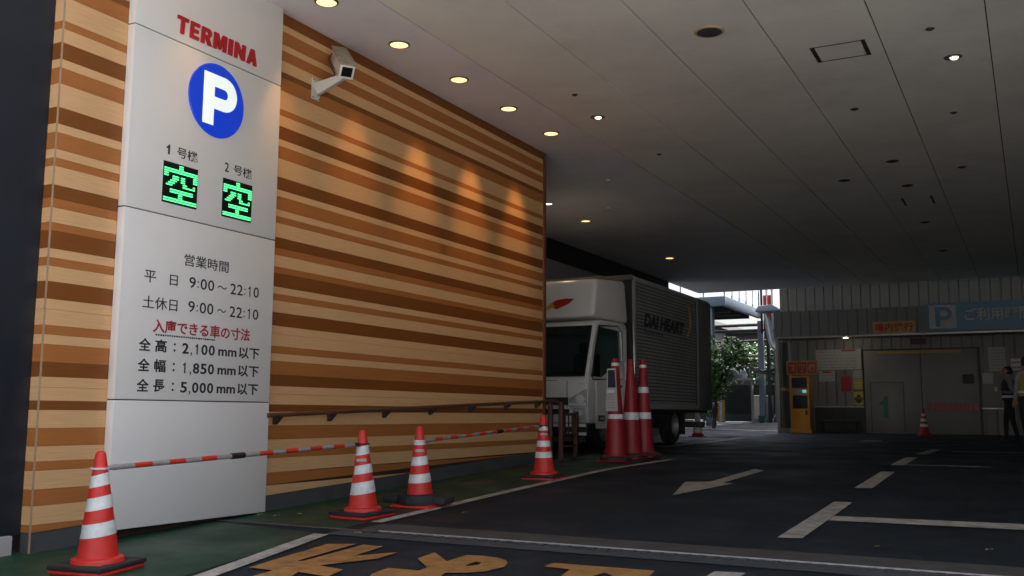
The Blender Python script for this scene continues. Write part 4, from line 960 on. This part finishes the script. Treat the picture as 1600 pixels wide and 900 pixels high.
# ------------------------------------------------------------------ people
def person(name, label, loc, rz, pose, vest, h=1.63):
    root = thing(name, label, 'person', (0, 0, 0))
    s = h/1.63
    J = pose
    verts = []; edges = []; rad = []
    idx = {}
    def V(k, p, r):
        idx[k] = len(verts); verts.append(tuple(Vector(p)*s)); rad.append((r[0]*s, r[1]*s) if isinstance(r, tuple) else (r*s, r*s))
    def E(a, b): edges.append((idx[a], idx[b]))
    V('pelvis', (0, 0, .88), (.155, .115)); V('waist', (0, -.005, 1.02), (.135, .10)); V('chest', (0, -.01, 1.20), (.165, .115)); V('neckb', (0, 0, 1.35), (.09, .075)); V('neck', (0, -.015, 1.405), .05)
    V('headb', (0, -.03, 1.47), (.068, .08)); V('head', (0, -.03, 1.545), (.075, .092)); V('headt', (0, -.015, 1.605), (.05, .06))
    for a, b in (('pelvis', 'waist'), ('waist', 'chest'), ('chest', 'neckb'), ('neckb', 'neck'), ('neck', 'headb'), ('headb', 'head'), ('head', 'headt')): E(a, b)
    for sd_ in ('l', 'r'):
        q = -1 if sd_ == 'l' else 1
        st = J.get('step', .0)*q
        V(sd_+'hip', (q*.085, 0, .80), (.09, .095)); V(sd_+'knee', (q*.095, st*.5-.02, .46), .06); V(sd_+'ank', (q*.095, st+.02, .09), .042); V(sd_+'toe', (q*.105, st-.13, .035), (.042, .03))
        E('pelvis', sd_+'hip'); E(sd_+'hip', sd_+'knee'); E(sd_+'knee', sd_+'ank'); E(sd_+'ank', sd_+'toe')
        V(sd_+'sho', (q*.165, 0, 1.31), .062); V(sd_+'elb', J[sd_+'elb'], .042); V(sd_+'wri', J[sd_+'wri'], .03)
        E('neckb', sd_+'sho'); E(sd_+'sho', sd_+'elb'); E(sd_+'elb', sd_+'wri')
    me = bpy.data.meshes.new('body'); me.from_pydata(verts, edges, []); o = bpy.data.objects.new('body', me); col.objects.link(o)
    md = o.modifiers.new('skin', 'SKIN'); md.use_smooth_shade = True
    sv = me.skin_vertices[0].data
    for i, r in enumerate(rad): sv[i].radius = r
    sv[0].use_root = True
    sb = o.modifiers.new('sub', 'SUBSURF'); sb.levels = 2; sb.render_levels = 2
    dg = bpy.context.evaluated_depsgraph_get(); ev = o.evaluated_get(dg)
    nm = bpy.data.meshes.new_from_object(ev); o.modifiers.clear(); o.data = nm; nm.name = 'body'
    for m_ in ('trouser', 'shirt', 'skin', 'shoe'): nm.materials.append(M[m_])
    wr = [Vector(J['lwri'])*s, Vector(J['rwri'])*s]; sho = 1.36*s
    for p_ in nm.polygons:
        c = p_.center; p_.use_smooth = True
        hand = min((c-w_).length for w_ in wr) < .045
        p_.material_index = 3 if c.z < .07*s else 2 if (c.z > 1.375*s or hand) else 0 if (c.z < .93*s and abs(c.x) < .19*s and abs(c.y) < .26*s) else 1
    o.parent = root
    # hands: palm with five fingers
    for sd_ in ('l', 'r'):
        w_ = Vector(J[sd_+'wri'])*s; e_ = Vector(J[sd_+'elb'])*s; d = (w_-e_).normalized()
        sx = d.cross(Vector((0, 0, 1)));  sx = sx.normalized() if sx.length > .1 else Vector((1, 0, 0))
        hb = MB()
        quad_tube(hb, w_-d*.01, w_+d*.085, .03, .014, .04, .013)
        for k in range(4):
            b0 = w_+d*.08+sx*(-.03+.02*k); l_ = (.055, .07, .075, .06)[k]
            hb.tube([b0, b0+d*l_*.5, b0+d*l_*.85+Vector((0, 0, -.02))], [.009, .0085, .007], 6)
        b0 = w_+d*.03+sx*.035; hb.tube([b0, b0+sx*.025+d*.03, b0+sx*.02+d*.06], [.011, .010, .008], 6)
        hb.build('hand', M['skin'], o, smooth=True)
    # vest shell and hair
    def ring(z, rx, ry, cy=0): return [(rx*math.cos(2*math.pi*k/20)*s, (ry*math.sin(2*math.pi*k/20)+cy)*s, z*s) for k in range(20)]
    def shell(levels, nm_, m_, par):
        mb = MB(); vs = []
        for L_ in levels: vs += ring(*L_)
        mb.add(vs, [(i*20+k, i*20+(k+1) % 20, (i+1)*20+(k+1) % 20, (i+1)*20+k) for i in range(len(levels)-1) for k in range(20)])
        return mb.build(nm_, M[m_], par, smooth=True)
    vs_ = shell([(.90, .178, .142), (.95, .175, .138), (1.06, .165, .13, -.005), (1.2, .187, .14, -.01), (1.3, .18, .125, -.005), (1.37, .10, .085)], 'vest', vest, root)
    shell([(.955, .180, .144), (1.005, .176, .141)], 'reflective_strip', 'reflect', vs_)
    hb = MB().lathe([(.0, .115), (.05, .105), (.083, .06), (.092, .0), (.088, -.04), (.07, -.07)], (0, 0, 0), 16)
    hb.v = [((v[0])*s*.93, (v[1]*1.12+.005)*s, (v[2]+1.535)*s) for v in hb.v]
    # open the face: drop faces at the front below the brow
    keep = []
    for f in hb.f:
        c = sum((Vector(hb.v[i]) for i in f), Vector())/len(f)
        if not (c.y < -.045*s and c.z < 1.585*s): keep.append(f)
    hb.f = keep; hb.m = [0]*len(keep); hb.build('hair', M['hair'], o, smooth=True)
    fb = MB(); fb.add([tuple(Vector(q_)*s) for q_ in [(-.013, -.115, 1.50), (.013, -.115, 1.50), (0, -.142, 1.505), (0, -.118, 1.545)]], [(0, 1, 2), (1, 3, 2), (3, 0, 2), (0, 3, 1)]); fb.build('nose', M['skin'], o)
    for q in (-1, 1):
        MB().lathe([(0, -.009*s), (.009*s, -.005*s), (.011*s, 0)], (q*.03*s, -.112*s, 1.55*s), 8, 'y').build('eye', M['hair'], o)
        MB().lathe([(0, -.012*s), (.018*s, -.006*s), (.022*s, .006*s), (.008*s, .01*s)], (q*.078*s, -.02*s, 1.535*s), 8, 'x').build('ear', M['skin'], o, smooth=True)
    MB().box(-.022*s, .022*s, -.119*s, -.112*s, 1.468*s, 1.475*s).build('mouth', M['paperred'], o)
    root.location = loc; root.rotation_euler = (0, 0, rz)
    return root
p1 = person('person', 'person in a dark vest with pale reflective strip holding a white cup', (-.50, 24.0, gz(24.0)), R(-78), {'lelb': (-.21, -.02, 1.06), 'lwri': (-.14, -.17, 1.12), 'relb': (.22, .03, 1.06), 'rwri': (.15, -.15, 1.08), 'step': .10}, 'vest', 1.61)
p2 = person('person', 'person in a yellow vest cut off by the right picture edge', (-.13, 22.0, gz(22.0)), R(-150), {'lelb': (-.23, .03, 1.06), 'lwri': (-.22, -.05, .83), 'relb': (.23, .03, 1.06), 'rwri': (.22, -.05, .83), 'step': .06}, 'vesty', 1.72)
t = thing('paper_cup', 'white cup held by the person in the dark vest', 'cup', (-.72, 23.9, 1.08))
MB().lathe([(0, 0), (.026, 0), (.036, .10), (.033, .10), (.024, .004), (0, .004)], (-.74, 23.88, 1.1), 16).build('cup_body', M['boxw'], t, smooth=True)
MB().lathe([(.033, .094), (.039, .097), (.039, .103), (.033, .104)], (-.74, 23.88, 1.1), 16).build('cup_rim', M['boxw'], t, smooth=True)

# ------------------------------------------------------------------ outside, behind the hall
rw = thing('retaining_wall', 'dark stained block wall outside the back opening', 'wall', (-10.5, 44, .3))
for r_ in range(5):
    for c in range(14):
        x0 = -16+c*.95+(.47 if r_ % 2 else 0)
        MB().box(x0+.008, x0+.942, 43.9, 44.3, .3+r_*.32+.006, .3+(r_+1)*.32-.006).build('block', M['retw'], rw)
MB().box(-16, -2.4, 43.93, 44.28, .2, 1.9).build('mortar', M['concrete_dark'], rw)
MB().box(-16, -2.4, 43.6, 43.89, .2, .62).build('kerb', M['concrete_dark'], rw)
wk = thing('steel_walkway', 'blue grey raised steel walkway with railing panels outside', 'walkway', (-11, 38, .3))
MB().box(-15, -10.05, 36.0, 36.15, 4.62, 4.98).build('edge_beam', M['bsteel'], wk, bevel=.01)
MB().box(-10.2, -10.05, 36.152, 41.5, 4.62, 4.98).build('edge_beam', M['bsteel'], wk, bevel=.01)
MB().box(-15, -10.21, 36.16, 41.5, 4.88, 4.94).build('deck', M['dsteel'], wk)
for y in (37.2, 38.6, 40.0): MB().box(-15, -10.21, y, y+.15, 4.5, 4.86).build('joist', M['dsteel'], wk)
for (x, y) in ((-10.75, 36.3),): MB().box(x-.16, x+.16, y-.16, y+.16, gz(y), 4.60).build('column', M['bsteel'], wk, bevel=.01)
for k in range(6):
    y = 36.1+k*1.05
    MB().box(-10.12, -10.08, y-.02, y+.02, 4.982, 6.1).build('post', M['bsteel'], wk)
    if k < 5: MB().box(-10.11, -10.09, y+.06, y+.99, 5.1, 5.9).build('railing_panel', M['boxw'], wk)
MB().box(-10.13, -10.07, 36.05, 41.4, 6.1, 6.15).build('top_rail', M['bsteel'], wk)
for k in range(5):
    x = -10.9-k*.9; MB().box(x-.02, x+.02, 36.06, 36.1, 4.982, 6.1).build('post', M['bsteel'], wk)
MB().box(-15, -10.13, 36.05, 36.11, 6.1, 6.15).build('top_rail', M['bsteel'], wk)
pr_ = thing('pipe_rack', 'dark steel pipe rack carrying horizontal pipes outside', 'pipe rack', (-10.6, 42.5, .3))
for z in (2.55, 3.1, 3.75, 4.2, 4.45): MB().tube([(-16, 42.7, z), (-8.5, 42.7, z+.03)], .07 if z > 3.9 else .05, 8).build('pipe', M['dsteel'], pr_, smooth=True)
MB().box(-10.42, -10.18, 42.3, 42.5, gz(42), 4.6).build('post', M['bsteel'], pr_)
MB().box(-9.75, -9.6, 42.3, 42.45, gz(42), 4.4).build('post', M['bsteel'], pr_)
MB().tube([(-10.9, 42.2, 2.75), (-10.6, 42.2, 2.5), (-10.2, 42.2, 2.42), (-9.7, 42.2, 2.5)], .06, 8).build('cable_run', M['dsteel'], pr_, smooth=True)
MB().tube([(-10.7, 42.15, 2.62), (-10.3, 42.15, 2.35), (-9.7, 42.15, 2.3)], .045, 8).build('cable_run', M['dsteel'], pr_, smooth=True)
MB().tube([(-9.9, 42.1, 1.1), (-9.9, 42.1, 3.3), (-9.85, 42.1, 3.45), (-9.6, 42.1, 3.5)], .045, 8).build('pipe', M['duct'], pr_, smooth=True)
t = thing('vent_duct', 'bent silver duct dropping from a grey hood outside', 'duct', (-9.8, 40.5, 3))
MB().tube([(-9.65, 40.6, 4.75), (-9.6, 40.6, 4.5), (-9.52, 40.6, 4.1), (-9.45, 40.6, 3.6), (-9.35, 40.6, 3.35), (-9.0, 40.6, 3.2)], [.09, .12, .14, .13, .12, .12], 12).build('duct', M['duct'], t, smooth=True)
MB().prism([(-10.0, 4.78), (-9.85, 5.02), (-9.3, 5.05), (-9.0, 4.85), (-9.0, 4.78)], 'y', 40.2, 41.2).build('hood', M['tank'], t, bevel=.02)
t = thing('chimney_pipe', 'red and white pipes standing above the grey hood outside', 'pipe', (-9.7, 41.6, 5))
for (x, m_, z0, z1) in ((-9.90, 'tred', 5.06, 5.6), (-9.72, 'tred', 5.06, 5.6), (-9.82, 'bollw', 5.06, 6.6), (-9.6, 'bollw', 5.06, 6.6), (-10.05, 'dsteel', 4.9, 6.6)):
    MB().tube([(x, 41.6, z0-.9), (x, 41.6, z1)], .05 if m_ != 'tred' else .08, 8).build('pipe', M[m_], t, smooth=True)
MB().box(-10.1, -9.5, 41.5, 41.7, 4.1, 4.16).build('support', M['dsteel'], t)
MB().box(-9.86, -9.76, 41.5, 41.7, gz(41.6), 4.1).build('support_post', M['dsteel'], t)
t = thing('water_tank', 'grey domed tank standing on a shelf outside', 'tank', (-11.3, 41.9, 2.1))
MB().lathe([(0, .62), (.2, .6), (.38, .48), (.48, .25), (.5, 0), (0, 0)], (-11.33, 41.9, 2.12), 24).build('tank_body', M['tank'], t, smooth=True)
MB().lathe([(.02, .70), (.12, .69), (.13, .61)], (-11.33, 41.9, 2.12), 14).build('lid', M['boxw'], t, smooth=True)
t = thing('wall_shelf', 'pale shelf on posts under the grey tank', 'shelf', (-11.2, 41.9, .3))
MB().box(-12.05, -10.45, 41.5, 42.3, 2.05, 2.115).build('board', M['boxw'], t)
for x in (-11.98, -10.55): MB().box(x-.04, x+.04, 41.6, 41.7, gz(41.6), 2.049).build('leg', M['bargrey'], t)
t = thing('meter_box', 'small white box hanging under the shelf outside', 'box', (-11.65, 41.55, 1.75))
MB().box(-11.85, -11.47, 41.45, 41.75, 1.70, 2.0).build('case', M['boxw'], t, bevel=.05)
MB().box(-11.62, -11.52, 41.44, 41.449, 1.85, 1.9).build('vent', M['print'], t)
MB().box(-11.75, -11.57, 41.52, 41.7, 2.0, 2.048).build('hanger', M['boxw'], t)
t = thing('bollard', 'yellow and white striped guard post outside', 'bollard', (-11.85, 41.3, .3))
MB().box(-11.85, -11.72, 41.2, 41.35, gz(41.3), 1.52).build('post', M['bollw'], t, bevel=.01)
for x in (-11.92, -11.70): MB().box(x, x+.06, 41.19, 41.36, gz(41.3), 1.54).build('edge_strip', M['bolly'], t, bevel=.01)
t = thing('metal_cabinet', 'grey metal cabinet against the dark block wall', 'cabinet', (-10.2, 43.2, .3))
MB().box(-10.85, -10.1, 43.0, 43.58, gz(43), 1.42).build('case', M['alu'], t, bevel=.02)
MB().box(-10.80, -10.49, 42.985, 42.999, .42, 1.36).build('door', M['alu'], t); MB().box(-10.46, -10.15, 42.985, 42.999, .42, 1.36).build('door', M['alu'], t)
t = thing('ladder', 'thin steel ladder leaning against the block wall', 'ladder', (-9.5, 43.3, .3))
for dx in (0, .32): MB().tube([(-10.0+dx, 42.8, gz(42.8)+.02), (-9.6+dx, 43.85, 1.75)], .022, 6).build('stile', M['alu'], t)
for k in range(5):
    f_ = .15+k*.17; MB().tube([(-10.0+.4*f_, 42.8+1.05*f_, .32+1.43*f_), (-9.68+.4*f_, 42.8+1.05*f_, .32+1.43*f_)], .014, 6).build('rung', M['alu'], t)
t = thing('plant_pot', 'green plant pot on the ground outside', 'pot', (-10.0, 40.9, gz(40.9)))
MB().lathe([(0, 0), (.09, 0), (.13, .24), (.15, .24), (.15, .29), (.125, .29), (.11, .22), (0, .2)], (-10.0, 40.9, gz(40.9)), 16).build('pot_body', M['pot'], t, smooth=True)
MB().lathe([(0, .205), (.112, .222)], (-10.0, 40.9, gz(40.9)), 16).build('soil', M['bark'], t)
t = traffic_cone('traffic_cone', 'pale cone with an orange base outside behind the truck', (-7.46, 24.0, gz(24)), 0, [(.1, .62, 0)], group='cones deep in the hall', weight=None, m='conedark')
bx_ = thing('low_platform', 'dark low step outside behind the truck', 'step', (-11, 35, .2))
MB().box(-16, -10.9, 34.6, 36.0, gz(35)-.05, gz(35)+.25).build('slab', M['concrete_dark'], bx_, bevel=.02)
MB().box(-16, -10.88, 34.58, 34.599, gz(35)-.05, gz(35)+.22).build('riser', M['concrete'], bx_)

def leaf_cloud(mb, centre, rad, n, size, seed):
    rnd = random.Random(seed)
    for i in range(n):
        while True:
            v = Vector((rnd.uniform(-1, 1), rnd.uniform(-1, 1), rnd.uniform(-1, 1)))
            if v.length <= 1: break
        v = v.normalized()*(v.length**.5)
        c = Vector(centre)+Vector((v.x*rad[0], v.y*rad[1], v.z*rad[2]))
        d = Vector((rnd.uniform(-1, 1), rnd.uniform(-1, 1), rnd.uniform(-.9, .3))).normalized()
        s_ = d.cross(Vector((rnd.uniform(-.4, .4), rnd.uniform(-.4, .4), 1))).normalized(); l_ = size*rnd.uniform(.7, 1.3)
        u_ = d.cross(s_)*.12*l_
        mb.mi = 0 if rnd.random() < .7 else 1
        mb.add([c, c+d*l_*.45+s_*l_*.26+u_, c+d*l_, c+d*l_*.45-s_*l_*.26+u_], [(0, 1, 2, 3)])
def tree(label, x, y, z0, stems, clumps, n, size, seed, group=None):
    t = thing('leafy_tree', label, 'tree', (x, y, z0), group)
    mb = MB()
    for (a, b) in stems:
        a, b = Vector(a), Vector(b); mb.tube([a, a.lerp(b, .5)+Vector((.05, .03, 0)), b], [.07, .05, .025], 7)
    mb.build('trunk', M['bark'], t, smooth=True)
    mb = MB()
    for i, (c, r) in enumerate(clumps): leaf_cloud(mb, c, r, n, size, seed+i)
    mb.build('crown', [M['leafA'], M['leafB']], t)
tree('dark leafy tree beside the rear of the truck', -9.7, 33, gz(33), [((-9.7, 33, .1), (-9.6, 33, 2.0)), ((-9.65, 33, 1.2), (-9.2, 33, 2.6)), ((-9.65, 33, 1.0), (-10.1, 33, 2.7))],
     [((-9.85, 33, 1.2), (.35, .5, .7)), ((-9.55, 33, 2.35), (.55, .5, .5)), ((-9.95, 33, 2.85), (.5, .5, .55)), ((-9.0, 33, 2.85), (.42, .4, .4)), ((-9.35, 33, 2.05), (.45, .4, .4)), ((-9.9, 33, 1.9), (.5, .5, .6)), ((-8.75, 33, 2.45), (.3, .35, .35)), ((-9.5, 33, 1.5), (.35, .4, .4))], 380, .16, 11)
tree('light green trees behind the pipe rack outside', -11, 48, .3, [((-11, 48, .2), (-10.9, 48, 3)), ((-10.9, 48, 2), (-10.2, 48, 4))],
     [((-11.4, 48, 3.0), (1.0, .8, .9)), ((-10.6, 48, 2.6), (.7, .7, .8)), ((-12.2, 48, 3.6), (.9, .8, .6)), ((-10.7, 48, 3.5), (.6, .6, .5)), ((-13.2, 48, 3.0), (1.1, .8, 1.0)), ((-11.2, 48, 2.2), (1.0, .8, .6))], 330, .22, 40)
nb = thing('yard_shade_building', 'dark building wall left of the yard, added to block sky light', 'building', (-18, 45, .3))
MB().box(-26, -15.5, 27, 64, -.2, 5.4).build('wall', M['concrete_dark'], nb)  # added block, cuts the sky light falling on the yard
MB().box(-26.2, -15.3, 26.8, 64.2, 5.4, 5.7).build('parapet', M['concrete'], nb)
fb = thing('far_house', 'pale house wall seen between the pipes outside', 'house', (-13, 56, .3))
MB().box(-22, -9.0, 56, 62, .2, 5.2).build('wall', M['far'], fb)
MB().box(-22.3, -8.8, 55.7, 62.3, 5.2, 5.4).build('roof', M['concrete_dark'], fb)
for k in range(4):
    x = -19+k*2.4; wd_ = MB().box(x, x+1.1, 55.96, 55.999, 2.4, 3.6).build('window', M['screen'], fb); MB().box(x-.05, x+1.15, 55.9, 55.998, 2.3, 2.398).build('sill', M['concrete'], wd_)

# ------------------------------------------------------------------ litter
lf = [(-5.744, 6.389), (-5.555, 6.385), (-5.453, 6.551), (-4.214, 7.145), (-.935, 6.76), (-.305, 6.908), (-4.374, 5.911)]
where = ['small yellow leaf at the foot of the sign panel, nearest its corner', 'small yellow leaf on the green walkway just past the sign panel', 'small yellow leaf on the walkway below the handrail bracket', 'yellowish leaf on the asphalt beside the ring-weighted cone', 'pale scrap on the asphalt below the wide cross line', 'tiny pale scrap on the asphalt at the lower right', 'small leaf caught beside the gate rail near the cones']
for (x, y), wh in zip(lf, where):
    a = random.uniform(0, 6.28); c_, s_ = math.cos(a), math.sin(a); z = gz(y)+.010
    pts = [(-.03, 0, .0), (-.008, .016, .008), (.022, .009, .003), (.036, 0, .010), (.02, -.012, .004), (-.01, -.014, .007)]
    mb = MB().add([(x+p_[0]*c_-p_[1]*s_, y+p_[0]*s_+p_[1]*c_, z+p_[2]) for p_ in pts], [(0, 1, 5), (1, 2, 4, 5), (2, 3, 4)])
    tag(mb.build('fallen_leaf', M['leafdry']), wh, 'leaf', 'leaves and scraps on the ground')
